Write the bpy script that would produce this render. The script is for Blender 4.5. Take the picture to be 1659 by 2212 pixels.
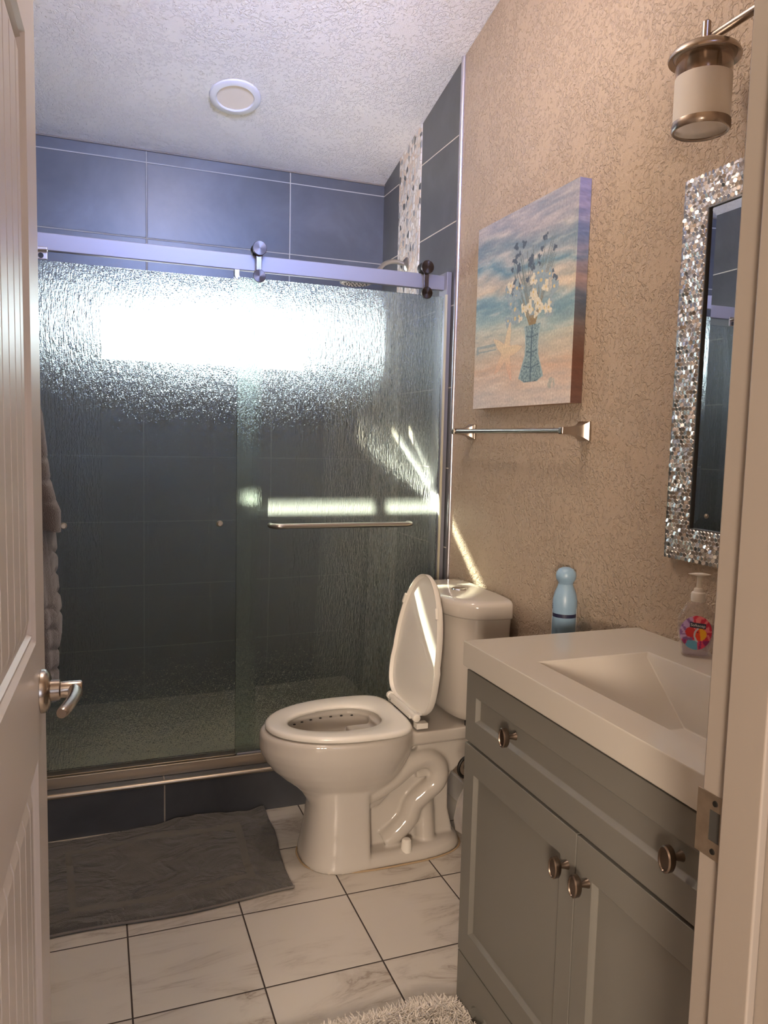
import bpy, bmesh, math, random
import numpy as np
from mathutils import Vector, Matrix, noise
random.seed(7)
PI = math.pi
S = bpy.context.scene
COL = S.collection
for o in list(bpy.data.objects): bpy.data.objects.remove(o)

# ------------------------------------------------------------------ camera
cam_d = bpy.data.cameras.new('camera'); cam = bpy.data.objects.new('camera', cam_d); COL.objects.link(cam)
S.camera = cam
R3 = Vector((0.9359974, -0.3511925, 0.0239307)); U3 = Vector((0.0101783, 0.0949568, 0.9954294)); F3 = Vector((0.3518597, 0.9314757, -0.0924539))
CAM = Vector((-1.268, 0.0, 1.3438))
cam.matrix_world = Matrix(((R3.x, U3.x, -F3.x, CAM.x), (R3.y, U3.y, -F3.y, CAM.y), (R3.z, U3.z, -F3.z, CAM.z), (0, 0, 0, 1)))
cam_d.sensor_fit = 'HORIZONTAL'; cam_d.sensor_width = 36.0; cam_d.lens = 1650.7 / 1659 * 36.0
cam_d.clip_start = 0.02
# ------------------------------------------------------------------ view, world, sun, large lights
S.view_settings.view_transform = 'Standard'; S.view_settings.look = 'None'
S.view_settings.gamma = 1.0; S.view_settings.use_curve_mapping = False
S.view_settings.exposure = 0.18
W = bpy.data.worlds.new('sky'); S.world = W; W.use_nodes = True
bg = W.node_tree.nodes['Background']; bg.inputs[0].default_value = (0.86, 0.92, 1.0, 1); bg.inputs[1].default_value = 9.0
def lamp(name, kind, loc, energy, color, rot=None, **kw):
    d = bpy.data.lights.new(name, kind); d.energy = energy; d.color = color
    for k, v in kw.items(): setattr(d, k, v)
    o = bpy.data.objects.new(name, d); COL.objects.link(o); o.location = loc
    if rot is not None: o.rotation_euler = rot
    return o
SUN = Vector((0.56, -1.0, -0.80)).normalized()
sun = lamp('sun', 'SUN', (-2, 6, 4), 1150.0, (1.0, 0.90, 0.72), angle=math.radians(1.5))
sun.rotation_euler = SUN.to_track_quat('-Z', 'Y').to_euler()
# daylight through the high shower window (portal) and through the bedroom window behind the camera
p = lamp('shower_window_daylight', 'AREA', (-0.745, 3.50, 1.815), 1.0, (1, 1, 1), rot=(-PI / 2, 0, 0), shape='RECTANGLE', size=1.05, size_y=0.30)
p.data.cycles.is_portal = True
lamp('bedroom_daylight', 'AREA', (-0.6, -2.55, 1.45), 22.0, (0.65, 0.78, 1.0), rot=(PI / 2, 0, 0), shape='RECTANGLE', size=1.6, size_y=1.1)
lamp('bedroom_lamp', 'AREA', (-2.1, -1.4, 1.35), 80.0, (1.0, 0.81, 0.64), rot=(math.radians(97), 0, math.radians(-32)), shape='DISK', size=0.5)
lamp('bathroom_warm_fill', 'POINT', (-0.85, 1.75, 2.70), 23.0, (1.0, 0.81, 0.66), shadow_soft_size=0.12)  # added warm fill below the ceiling, has no fixture
lamp('high_blue_fill', 'AREA', (-0.75, 0.60, 2.60), 10.0, (0.30, 0.45, 1.0), rot=(math.radians(84), 0, 0), shape='RECTANGLE', size=0.9, size_y=0.35, spread=math.radians(62))  # added blue fill above the doorway, the wall there has no window

# ------------------------------------------------------------------ node helpers
class NT:
    def __init__(s, name):
        s.m = bpy.data.materials.new(name); s.m.use_nodes = True; s.t = s.m.node_tree
        s.t.nodes.clear(); s.out = s.n('ShaderNodeOutputMaterial')
    def n(s, typ, **kw):
        x = s.t.nodes.new(typ)
        for k, v in kw.items(): setattr(x, k, v)
        return x
    def l(s, a, b): s.t.links.new(a, b)
    def set(s, sock, v):
        if hasattr(v, 'is_linked') or isinstance(v, bpy.types.NodeSocket): s.l(v, sock)
        else: sock.default_value = v
    def math(s, op, a, b=0.0, c=0.0):
        x = s.n('ShaderNodeMath', operation=op); s.set(x.inputs[0], a); s.set(x.inputs[1], b); s.set(x.inputs[2], c); return x.outputs[0]
    def mix(s, f, a, b):
        x = s.n('ShaderNodeMix', data_type='RGBA'); s.set(x.inputs[0], f); s.set(x.inputs[6], a); s.set(x.inputs[7], b); return x.outputs[2]
    def ramp(s, f, stops, mode='LINEAR'):
        x = s.n('ShaderNodeValToRGB'); x.color_ramp.interpolation = mode
        e = x.color_ramp.elements
        while len(e) < len(stops): e.new(0.5)
        for i, (q, c) in enumerate(stops): e[i].position = q; e[i].color = c if len(c) == 4 else (*c, 1)
        s.l(f, x.inputs[0]); return x.outputs[0]
    def pos(s, scale=(1, 1, 1)):
        g = s.n('ShaderNodeNewGeometry'); mp = s.n('ShaderNodeMapping'); mp.inputs['Scale'].default_value = scale
        s.l(g.outputs['Position'], mp.inputs[0]); return mp.outputs[0]
    def noise(s, vec, scale, detail=3, rough=0.5, dist=0.0):
        x = s.n('ShaderNodeTexNoise'); x.inputs['Scale'].default_value = scale; x.inputs['Detail'].default_value = detail
        x.inputs['Roughness'].default_value = rough; x.inputs['Distortion'].default_value = dist
        if vec is not None: s.l(vec, x.inputs['Vector'])
        return x.outputs[0]
    def bump(s, h, strength=0.3, dist=0.01, nrm=None):
        x = s.n('ShaderNodeBump'); x.inputs['Strength'].default_value = strength; x.inputs['Distance'].default_value = dist
        s.l(h, x.inputs['Height'])
        if nrm is not None: s.l(nrm, x.inputs['Normal'])
        return x.outputs[0]
    def bsdf(s, color, rough=0.5, metal=0.0, nrm=None, **kw):
        x = s.n('ShaderNodeBsdfPrincipled'); s.set(x.inputs['Base Color'], color if not isinstance(color, tuple) or len(color) == 4 else (*color, 1))
        s.set(x.inputs['Roughness'], rough); s.set(x.inputs['Metallic'], metal)
        if nrm is not None: s.l(nrm, x.inputs['Normal'])
        for k, v in kw.items(): s.set(x.inputs[k.replace('_', ' ')], v)
        s.l(x.outputs[0], s.out.inputs[0]); return x
def simple(name, color, rough=0.5, metal=0.0, bumps=None, vary=0.0, vscale=8, **kw):
    t = NT(name); tc = t.n('ShaderNodeTexCoord').outputs['Object']; nrm = None; c = (*color, 1)
    if bumps: nrm = t.bump(t.noise(tc, bumps[0], 2), bumps[1], bumps[2])
    if vary:
        f = t.noise(tc, vscale, 3)
        c = t.mix(f, tuple(v * (1 - vary) for v in color) + (1,), tuple(min(1, v * (1 + vary)) for v in color) + (1,))
    t.bsdf(c, rough, metal, nrm, **kw); return t.m

def knockdown(name, color, scale, strength, dist, thr=0.5, rough=0.75):
    t = NT(name); P = t.pos()
    a = t.noise(P, scale, 3, 0.55, 0.6); big = t.noise(P, 7.5, 3)
    th = t.math('ADD', t.math('MULTIPLY', big, 0.75), thr - 0.40)
    h = t.math('SMOOTH_MIN', t.math('SUBTRACT', a, th), 0.045, 0.03)
    h = t.math('MAXIMUM', h, -0.05)
    fine = t.noise(P, scale * 3.0, 2)
    h2 = t.math('ADD', t.math('MULTIPLY', h, 8.0), t.math('MULTIPLY', fine, 0.22))
    c = t.mix(t.noise(P, 2.2, 2), tuple(v * 0.96 for v in color) + (1,), tuple(min(1, v * 1.04) for v in color) + (1,))
    t.bsdf(c, rough, 0, t.bump(h2, strength, dist)); return t.m
M = {}
M['beige'] = knockdown('beige_knockdown_paint', (0.43, 0.335, 0.25), 78, 0.60, 0.012, 0.5, 0.62)
M['ceil'] = knockdown('white_knockdown_paint', (0.93, 0.90, 0.85), 84, 0.62, 0.012, 0.5, 0.6)
M['plain_beige'] = simple('smooth_beige_paint', (0.55, 0.41, 0.28), 0.6)

def tile(name, au, av, ou, ov, su, sv, gw, colf, groutc, rough, grout_rough=0.8, depth=0.002):
    """tile field on world axes au/av ('X','Y','Z')"""
    t = NT(name); g = t.n('ShaderNodeNewGeometry'); sp = t.n('ShaderNodeSeparateXYZ'); t.l(g.outputs['Position'], sp.inputs[0])
    def dist(ax, o, s_):
        f = t.math('FRACT', t.math('ADD', t.math('DIVIDE', t.math('SUBTRACT', sp.outputs[ax], o), s_), 100.5))
        return t.math('MULTIPLY', t.math('ABSOLUTE', t.math('SUBTRACT', f, 0.5)), s_)
    d = t.math('MINIMUM', dist(au, ou, su), dist(av, ov, sv)) if su else dist(av, ov, sv)
    mk = t.math('LESS_THAN', d, gw / 2)
    hh = t.math('MINIMUM', t.math('DIVIDE', d, gw), 1.0)
    # per tile id for variation
    idu = t.math('FLOOR', t.math('DIVIDE', t.math('SUBTRACT', sp.outputs[au], ou), su or 1.0)); idv = t.math('FLOOR', t.math('DIVIDE', t.math('SUBTRACT', sp.outputs[av], ov), sv))
    idc = t.n('ShaderNodeCombineXYZ'); t.l(idu, idc.inputs[0]); t.l(idv, idc.inputs[1])
    wn = t.n('ShaderNodeTexWhiteNoise'); t.l(idc.outputs[0], wn.inputs[0])
    col = colf(t, wn.outputs['Color'], g.outputs['Position'])
    c = t.mix(mk, col, (*groutc, 1))
    r = t.math('ADD', t.math('MULTIPLY', mk, grout_rough - rough), rough)
    t.bsdf(c, r, 0, t.bump(hh, 0.5, depth)); return t.m
def slate(t, rnd, P):
    off = t.n('ShaderNodeVectorMath', operation='MULTIPLY_ADD'); t.l(rnd, off.inputs[0]); off.inputs[1].default_value = (9, 9, 9); t.l(P, off.inputs[2])
    f = t.noise(off.outputs[0], 3.2, 5, 0.6, 0.4)
    return t.ramp(f, [(0.3, (0.068, 0.071, 0.076)), (0.55, (0.094, 0.098, 0.106)), (0.75, (0.128, 0.133, 0.142))])
def marble(t, rnd, P):
    off = t.n('ShaderNodeVectorMath', operation='MULTIPLY_ADD'); t.l(rnd, off.inputs[0]); off.inputs[1].default_value = (7, 7, 7); t.l(P, off.inputs[2])
    mp = t.n('ShaderNodeMapping'); mp.inputs['Scale'].default_value = (1.2, 4.2, 1); mp.inputs['Rotation'].default_value = (0, 0, -0.30); t.l(off.outputs[0], mp.inputs[0])
    n1 = t.noise(mp.outputs[0], 1.7, 6, 0.6, 1.1)
    vein = t.math('ABSOLUTE', t.math('SUBTRACT', n1, 0.5))
    a = t.ramp(vein, [(0.0, (0.34, 0.29, 0.24)), (0.015, (0.47, 0.42, 0.36)), (0.07, (0.57, 0.53, 0.465)), (0.2, (0.60, 0.555, 0.49))])
    msk = t.ramp(t.noise(off.outputs[0], 3.0, 2), [(0.42, (0, 0, 0)), (0.62, (1, 1, 1))])
    return t.mix(msk, (0.60, 0.555, 0.49, 1), a)
TZ, TG = 2.4765, 0.3078
M['tile_back'] = tile('slate_tile_back', 'X', 'Z', -0.4463, TZ, 0.613, TG, 0.0042, slate, (0.42, 0.40, 0.36), 0.34)
M['tile_side'] = tile('slate_tile_side', 'Y', 'Z', 3.014, TZ, 0.613, TG, 0.0042, slate, (0.62, 0.58, 0.50), 0.42)
M['tile_curb'] = tile('slate_tile_curb', 'X', 'Z', -1.058, 2.0, 0.613, 5.0, 0.005, slate, (0.40, 0.35, 0.29), 0.32)
M['floor'] = tile('marble_floor_tile', 'X', 'Y', -1.2019, 2.0463, 0.3089, 0.307, 0.0042, marble, (0.045, 0.032, 0.026), 0.27)
M['pan'] = simple('shower_pan', (0.80, 0.70, 0.52), 0.4, 0, (60, 0.1, 0.002))
def pebbles():
    t = NT('pebble_mosaic'); P = t.pos((1, 1.25, 0.80))
    v = t.n('ShaderNodeTexVoronoi', feature='F1'); v.inputs['Scale'].default_value = 44; v.inputs['Randomness'].default_value = 0.78; t.l(P, v.inputs['Vector'])
    e = t.n('ShaderNodeTexVoronoi', feature='DISTANCE_TO_EDGE'); e.inputs['Scale'].default_value = 44; e.inputs['Randomness'].default_value = 0.78; t.l(P, e.inputs['Vector'])
    sx = t.n('ShaderNodeSeparateColor'); t.l(v.outputs['Color'], sx.inputs[0])
    c = t.ramp(sx.outputs[0], [(0.0, (0.07, 0.08, 0.08)), (0.07, (0.30, 0.31, 0.32)), (0.17, (0.78, 0.72, 0.64)), (0.40, (0.72, 0.58, 0.46)), (0.60, (0.85, 0.82, 0.78)), (0.85, (0.62, 0.60, 0.58))], 'CONSTANT')
    mk = t.math('LESS_THAN', e.outputs['Distance'], 0.055)
    c = t.mix(mk, c, (0.60, 0.53, 0.45, 1))
    h = t.math('MINIMUM', t.math('MULTIPLY', e.outputs['Distance'], 3.5), 1.0)
    t.bsdf(c, 0.3, 0, t.bump(h, 0.6, 0.004)); return t.m
M['pebble'] = pebbles()
M['steel'] = simple('brushed_steel', (0.50, 0.46, 0.42), 0.30, 1.0, (300, 0.05, 0.001))
M['steel_dark'] = simple('roller_steel', (0.20, 0.17, 0.155), 0.26, 1.0)
M['alu'] = simple('satin_aluminium', (0.30, 0.30, 0.345), 0.5, 0.5)
M['gold'] = simple('satin_nickel_warm', (0.52, 0.44, 0.34), 0.33, 0.85)
M['nickel'] = simple('satin_nickel', (0.42, 0.36, 0.31), 0.27, 1.0)
M['knob'] = simple('pewter_knob', (0.22, 0.17, 0.135), 0.33, 1.0)
M['chrome'] = simple('chrome', (0.72, 0.72, 0.72), 0.07, 1.0)
M['porcelain'] = simple('white_porcelain', (0.56, 0.515, 0.46), 0.10, 0, None, 0, Coat_Weight=0.3, Coat_Roughness=0.03)
M['plastic'] = simple('white_seat_plastic', (0.82, 0.78, 0.71), 0.22)
M['stone'] = simple('cultured_marble_top', (0.50, 0.465, 0.41), 0.12)
M['cab'] = simple('grey_green_cabinet_paint', (0.165, 0.157, 0.138), 0.42)
M['gap'] = simple('cabinet_inside', (0.03, 0.028, 0.025), 0.8)
M['door'] = simple('white_satin_door_paint', (0.64, 0.58, 0.54), 0.33)
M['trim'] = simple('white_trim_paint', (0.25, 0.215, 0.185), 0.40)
M['base'] = simple('white_baseboard_paint', (0.66, 0.62, 0.56), 0.4)
M['black'] = simple('black_iron', (0.02, 0.018, 0.016), 0.45, 0.6)
M['rubber'] = simple('black_rubber', (0.02, 0.02, 0.02), 0.6)
M['towel'] = simple('grey_brown_terry', (0.070, 0.052, 0.049), 0.95, 0, (420, 0.9, 0.004), 0.2, 60, Sheen_Weight=0.5)
def matcloth():
    t = NT('grey_terry_mat'); P = t.pos((1, 1.5, 1)); n1 = t.noise(P, 4.5, 3, 0.5, 1.6); rid = t.math('ABSOLUTE', t.math('SUBTRACT', n1, 0.5))
    h1 = t.math('MINIMUM', t.math('MULTIPLY', rid, 9.0), 1.0); pile = t.noise(t.pos(), 420, 2)
    nrm = t.bump(pile, 1.0, 0.006, t.bump(h1, 0.9, 0.010))
    c = t.mix(t.noise(t.pos(), 14, 3), (0.100, 0.090, 0.076, 1), (0.134, 0.122, 0.104, 1))
    t.bsdf(c, 0.95, 0, nrm, Sheen_Weight=0.35); return t.m
M['mat'] = matcloth()
M['mat_band'] = simple('flat_woven_band', (0.155, 0.142, 0.122), 0.9, 0, (700, 0.5, 0.002))
M['shag'] = simple('pale_shag_pile', (0.66, 0.60, 0.53), 0.9, 0, None, 0.35, 260)
M['mirror'] = simple('mirror_silver', (0.80, 0.82, 0.82), 0.01, 1.0)
M['bluecan'] = simple('pale_blue_plastic', (0.26, 0.40, 0.54), 0.35)
M['navy'] = simple('navy_band', (0.02, 0.022, 0.06), 0.4)
M['whitep'] = simple('white_print', (0.8, 0.8, 0.8), 0.5)
M['pump'] = simple('frosted_white_plastic', (0.80, 0.76, 0.70), 0.3, 0, None, 0, Transmission_Weight=0.25)
M['lighttrim'] = simple('white_light_trim', (0.78, 0.78, 0.82), 0.4)
M['diffuser'] = simple('unlit_diffuser', (0.84, 0.74, 0.66), 0.5)
M['sash'] = simple('white_window_frame', (0.8, 0.8, 0.8), 0.4)
M['outdoor'] = simple('sun_shade_paint', (0.6, 0.55, 0.48), 0.7)
def clear_glass(name, tint, gloss=0.10, rough=0.02, frost=0.0):
    t = NT(name); a = t.n('ShaderNodeBsdfTransparent'); a.inputs[0].default_value = (*tint, 1)
    g = t.n('ShaderNodeBsdfGlossy'); g.inputs['Roughness'].default_value = rough; g.inputs[0].default_value = (0.95, 0.95, 0.95, 1)
    lw = t.n('ShaderNodeLayerWeight'); lw.inputs['Blend'].default_value = 0.5   # Schlick reflectance, the same from both sides
    fr = t.math('ADD', t.math('MULTIPLY', t.math('POWER', lw.outputs['Facing'], 5.0), 0.94), 0.045)
    m = t.n('ShaderNodeMixShader'); t.l(fr, m.inputs[0]); t.l(a.outputs[0], m.inputs[1]); t.l(g.outputs[0], m.inputs[2]); o = m.outputs[0]
    if frost:
        d = t.n('ShaderNodeBsdfTranslucent'); d.inputs[0].default_value = (0.88, 0.86, 0.84, 1)
        d2 = t.n('ShaderNodeBsdfDiffuse'); d2.inputs[0].default_value = (0.92, 0.90, 0.87, 1)
        dm = t.n('ShaderNodeMixShader'); dm.inputs[0].default_value = 0.55; t.l(d.outputs[0], dm.inputs[1]); t.l(d2.outputs[0], dm.inputs[2])
        m2 = t.n('ShaderNodeMixShader'); m2.inputs[0].default_value = frost; t.l(o, m2.inputs[1]); t.l(dm.outputs[0], m2.inputs[2]); o = m2.outputs[0]
    t.l(o, t.out.inputs[0]); return t.m
M['pane'] = clear_glass('window_glass', (0.95, 0.97, 0.97))
M['clear'] = clear_glass('clear_lamp_glass', (0.92, 0.88, 0.84))
M['frost'] = clear_glass('frosted_lamp_glass', (0.9, 0.82, 0.74), frost=0.85)
M['bag'] = clear_glass('clear_plastic_film', (0.90, 0.85, 0.84), frost=0.35)
M['soap'] = clear_glass('clear_soap_bottle', (0.93, 0.90, 0.88), frost=0.10)
M['liquid'] = clear_glass('lavender_soap', (0.80, 0.76, 0.84), frost=0.16)
def rain_glass(name, textured):
    t = NT(name); c = (0.92, 0.965, 0.94, 1)
    rf = t.n('ShaderNodeBsdfRefraction'); rf.inputs['IOR'].default_value = 1.42; rf.inputs['Roughness'].default_value = 0.04; rf.inputs[0].default_value = c
    tr = t.n('ShaderNodeBsdfTransparent'); tr.inputs[0].default_value = c
    m1 = t.n('ShaderNodeMixShader'); m1.inputs[0].default_value = 0.21; t.l(rf.outputs[0], m1.inputs[1]); t.l(tr.outputs[0], m1.inputs[2]); o = m1.outputs[0]
    lw = t.n('ShaderNodeLayerWeight'); lw.inputs['Blend'].default_value = 0.5
    gl = t.n('ShaderNodeBsdfGlossy'); gl.inputs['Roughness'].default_value = 0.2 if textured else 0.05
    if textured:
        P = t.pos((1, 1, 0.20)); P2 = t.pos((1, 1, 0.75))
        a = t.noise(P, 175, 3, 0.55, 0.7); b = t.noise(P2, 260, 2, 0.6)
        h = t.math('ADD', a, t.math('MULTIPLY', b, 0.30))
        nb = t.bump(h, 1.0, 0.015); nb2 = t.bump(h, 0.6, 0.010)
        t.l(nb, rf.inputs['Normal']); t.l(nb2, gl.inputs['Normal']); t.l(nb2, lw.inputs['Normal'])
        tl = t.n('ShaderNodeBsdfTranslucent'); tl.inputs[0].default_value = (0.80, 0.88, 0.84, 1); t.l(nb2, tl.inputs['Normal'])
        m2 = t.n('ShaderNodeMixShader'); m2.inputs[0].default_value = 0.045; t.l(o, m2.inputs[1]); t.l(tl.outputs[0], m2.inputs[2]); o = m2.outputs[0]
    fr = t.math('ADD', t.math('MULTIPLY', t.math('POWER', lw.outputs['Facing'], 5.0), 0.94), 0.04)
    m3 = t.n('ShaderNodeMixShader'); t.l(fr, m3.inputs[0]); t.l(o, m3.inputs[1]); t.l(gl.outputs[0], m3.inputs[2])
    t.l(m3.outputs[0], t.out.inputs[0]); return t.m
M['rain'] = rain_glass('rain_textured_glass', True); M['edge'] = rain_glass('smooth_glass_face', False)
def vcol(name, rough=0.6, bumpscale=None):
    t = NT(name); a = t.n('ShaderNodeVertexColor'); a.layer_name = 'Col'
    nrm = t.bump(t.noise(t.n('ShaderNodeTexCoord').outputs['Object'], bumpscale, 2), 0.25, 0.001) if bumpscale else None
    t.bsdf(a.outputs[0], rough, 0, nrm); return t.m
M['print'] = vcol('printed_canvas', 0.6, 900); M['label'] = vcol('printed_label', 0.35)
def rough_mosaic():
    t = NT('metal_mosaic'); g = t.n('ShaderNodeTexCoord').outputs['Object']
    v = t.n('ShaderNodeTexVoronoi'); v.inputs['Scale'].default_value = 95; t.l(g, v.inputs['Vector'])
    t.bsdf((0.92, 0.90, 0.87, 1), 0.24, 1.0); return t.m
M['mosaic'] = rough_mosaic()

# ------------------------------------------------------------------ mesh helpers
def bx(bm, x0, x1, y0, y1, z0, z1):
    vs = [bm.verts.new((x, y, z)) for x in (x0, x1) for y in (y0, y1) for z in (z0, z1)]
    for f in ((0, 1, 3, 2), (4, 6, 7, 5), (0, 4, 5, 1), (2, 3, 7, 6), (0, 2, 6, 4), (1, 5, 7, 3)): bm.faces.new([vs[i] for i in f])
def prism(bm, poly, axis, a, b):
    """poly of 2D points extruded along axis from a to b"""
    def P(q, t): return {'x': (t, q[0], q[1]), 'y': (q[0], t, q[1]), 'z': (q[0], q[1], t)}[axis]
    A = [bm.verts.new(P(q, a)) for q in poly]; B = [bm.verts.new(P(q, b)) for q in poly]; n = len(poly)
    bm.faces.new(A); bm.faces.new(B[::-1])
    for i in range(n): bm.faces.new((A[i], B[i], B[(i + 1) % n], A[(i + 1) % n]))
def loft(bm, rings, cap=True, closed=True):
    R = [[bm.verts.new(p) for p in r] for r in rings]
    for a, b in zip(R[:-1], R[1:]):
        n = len(a)
        for i in range(n if closed else n - 1): bm.faces.new((a[i], a[(i + 1) % n], b[(i + 1) % n], b[i]))
    if cap: bm.faces.new(R[0][::-1]); bm.faces.new(R[-1])
    return R
def tube(bm, pts, r, seg=14, cap=True):
    pts = [Vector(p) for p in pts]; rr = r if isinstance(r, (list, tuple)) else [r] * len(pts); rings = []
    t0 = (pts[1] - pts[0]).normalized(); u = t0.orthogonal().normalized()
    for i, p_ in enumerate(pts):
        t = (pts[min(i + 1, len(pts) - 1)] - pts[max(i - 1, 0)]).normalized()
        u = (u - t * u.dot(t)).normalized(); v = t.cross(u)
        rings.append([p_ + (u * math.cos(2 * PI * k / seg) + v * math.sin(2 * PI * k / seg)) * rr[i] for k in range(seg)])
    loft(bm, rings, cap)
def smoothpath(pts, n=8):
    pts = [Vector(p) for p in pts]; out = []
    for i in range(len(pts) - 1):
        p0, p1, p2, p3 = pts[max(i - 1, 0)], pts[i], pts[i + 1], pts[min(i + 2, len(pts) - 1)]
        for k in range(n):
            t = k / n; out.append(0.5 * ((2 * p1) + (p2 - p0) * t + (2 * p0 - 5 * p1 + 4 * p2 - p3) * t * t + (3 * p1 - p0 - 3 * p2 + p3) * t ** 3))
    out.append(pts[-1]); return out
def lathe(bm, prof, c, axis='z', seg=40, cap=True):
    """prof: (radius, height) pairs along axis from c"""
    c = Vector(c); rings = []
    for r, h in prof:
        ring = []
        for k in range(seg):
            a = 2 * PI * k / seg; q = (r * math.cos(a), r * math.sin(a))
            ring.append(c + Vector({'z': (q[0], q[1], h), 'x': (h, q[0], q[1]), 'y': (q[0], h, q[1])}[axis]))
        rings.append(ring)
    loft(bm, rings, cap)
def tag(o, label=None, cat=None, group=None, kind=None):
    if label: o['label'] = label
    if cat: o['category'] = cat
    if group: o['group'] = group
    if kind: o['kind'] = kind
    return o
def mk(name, bm, mats, parent=None, smooth=False, bevel=0.0, bseg=2, angle=35, label=None, kind=None, local=False):
    bmesh.ops.recalc_face_normals(bm, faces=bm.faces)
    me = bpy.data.meshes.new(name); bm.to_mesh(me); bm.free()
    for m in (mats if isinstance(mats, (list, tuple)) else [mats]): me.materials.append(m)
    o = bpy.data.objects.new(name, me); COL.objects.link(o)
    if smooth or bevel:
        for f in me.polygons: f.use_smooth = True
        if hasattr(me, 'set_sharp_from_angle'): me.set_sharp_from_angle(angle=math.radians(angle if smooth else 30))
    if bevel:
        b = o.modifiers.new('bevel', 'BEVEL'); b.width = bevel; b.segments = bseg; b.limit_method = 'ANGLE'; b.angle_limit = math.radians(30); b.harden_normals = True
    if parent is not None:
        o.parent = parent
        if not local:
            base = parent
            T = Matrix.Translation(-Vector(wloc(parent))); o.matrix_parent_inverse = T
        o['_w'] = 0
        del o['_w']
    WL[o.name] = Vector((0, 0, 0))
    if label: o['label'] = label
    if kind: o['kind'] = kind
    return o
WL = {}
def wloc(o): return WL.get(o.name, Vector((0, 0, 0)))
def thing(name, loc, label, cat, group=None, rot=None):
    o = bpy.data.objects.new(name, None); COL.objects.link(o); o.location = loc; o.empty_display_size = 0.05
    if rot: o.rotation_euler = rot
    WL[o.name] = Vector(loc); return tag(o, label, cat, group)
def B(): return bmesh.new()
def struct(name, bm, m, **kw):
    o = mk(name, bm, m, **kw); o['kind'] = 'structure'; return o
def box(name, dims, m, parent=None, **kw):
    bm = B(); bx(bm, *dims); return mk(name, bm, m, parent, **kw)

# ------------------------------------------------------------------ the room
BK, E, D = 3.4544, 2.645, 2.70
CS, C0 = 0.2608, 2.5283
def cz(y): return C0 + (BK - y) * CS
XL, YF = -1.524, 0.585
# floor
bm = B(); bx(bm, -3.2, 1.6, -3.2, 2.64, -0.05, 0.0); struct('floor', bm, M['floor'])
# back wall with the high window opening
WX0, WX1, WZ0, WZ1 = -1.27, -0.22, 1.683, 1.965
bm = B(); zt = cz(BK) + 0.03
bx(bm, XL - .1, 0.12, BK, BK + .14, -.05, WZ0); bx(bm, XL - .1, 0.12, BK, BK + .14, WZ1, zt)
bx(bm, XL - .1, WX0, BK, BK + .14, WZ0, WZ1); bx(bm, WX1, 0.12, BK, BK + .14, WZ0, WZ1)
struct('wall_back', bm, M['tile_back'])
# right wall: slate part of the shower with pebble strip, beige part
bm = B(); prism(bm, [(E, 0.0), (BK, 0.0), (BK, cz(BK) + .02), (E, cz(E) + .02)], 'x', 0.0, 0.12); struct('wall_right_shower', bm, M['tile_side'])
bm = B(); prism(bm, [(3.016, 0.0), (3.255, 0.0), (3.255, cz(3.255)), (3.016, cz(3.016))], 'x', -0.003, 0.01); struct('trim_1', bm, M['pebble'])
bm = B(); prism(bm, [(YF, 0.0), (E, 0.0), (E, cz(E) + .02), (YF, cz(YF) + .02)], 'x', 0.0, 0.12); struct('wall_right', bm, M['beige'])
# left wall (shower slate + beige)
bm = B(); prism(bm, [(2.66, 0.0), (BK, 0.0), (BK, cz(BK) + .02), (2.66, cz(2.66) + .02)], 'x', XL - .1, XL); struct('wall_left_shower', bm, M['tile_side'])
bm = B(); prism(bm, [(0.47, 0.0), (2.66, 0.0), (2.66, cz(2.66) + .02), (0.47, cz(0.47) + .02)], 'x', XL - .1, XL); struct('wall_left', bm, M['beige'])
# sloped ceiling
bm = B(); prism(bm, [(0.35, cz(0.35)), (BK + .1, cz(BK + .1)), (BK + .1, cz(BK + .1) + .08), (0.35, cz(0.35) + .08)], 'x', XL - .1, 0.12)
struct('ceiling', bm, M['ceil'])
# white caulk line under the ceiling
bm = B(); tube(bm, [(XL, BK - .002, C0 - .003), (0, BK - .002, C0 - .003)], 0.0042, 8); struct('trim_2', bm, M['trim'])
# metal edge bead where slate meets beige paint
bm = B(); tube(bm, [(-0.001, E - .006, 0), (-0.001, E - .006, cz(E))], 0.0105, 16); struct('trim_3', bm, simple('lavender_metal_bead', (0.62, 0.60, 0.66), 0.25, 0.9), smooth=True)
# shower curb, metal edge and pan
bm = B(); bx(bm, XL, 0, 2.634, 2.79, 0, 0.155); struct('trim_4', bm, M['tile_curb'])
bm = B(); tube(bm, [(XL, 2.637, 0.151), (0, 2.637, 0.151)], 0.0085, 14); struct('trim_5', bm, M['gold'], smooth=True)
bm = B(); bx(bm, XL, 0, 2.79, BK, -0.05, 0.055); struct('floor_shower', bm, M['pan'])
# baseboards
bm = B(); bx(bm, -0.014, 0, 1.60, 2.634, 0, 0.095); struct('baseboard_right', bm, M['base'], bevel=0.004)
bm = B(); bx(bm, XL, XL + .014, 0.60, 2.634, 0, 0.095); struct('baseboard_left', bm, M['base'], bevel=0.004)
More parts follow.
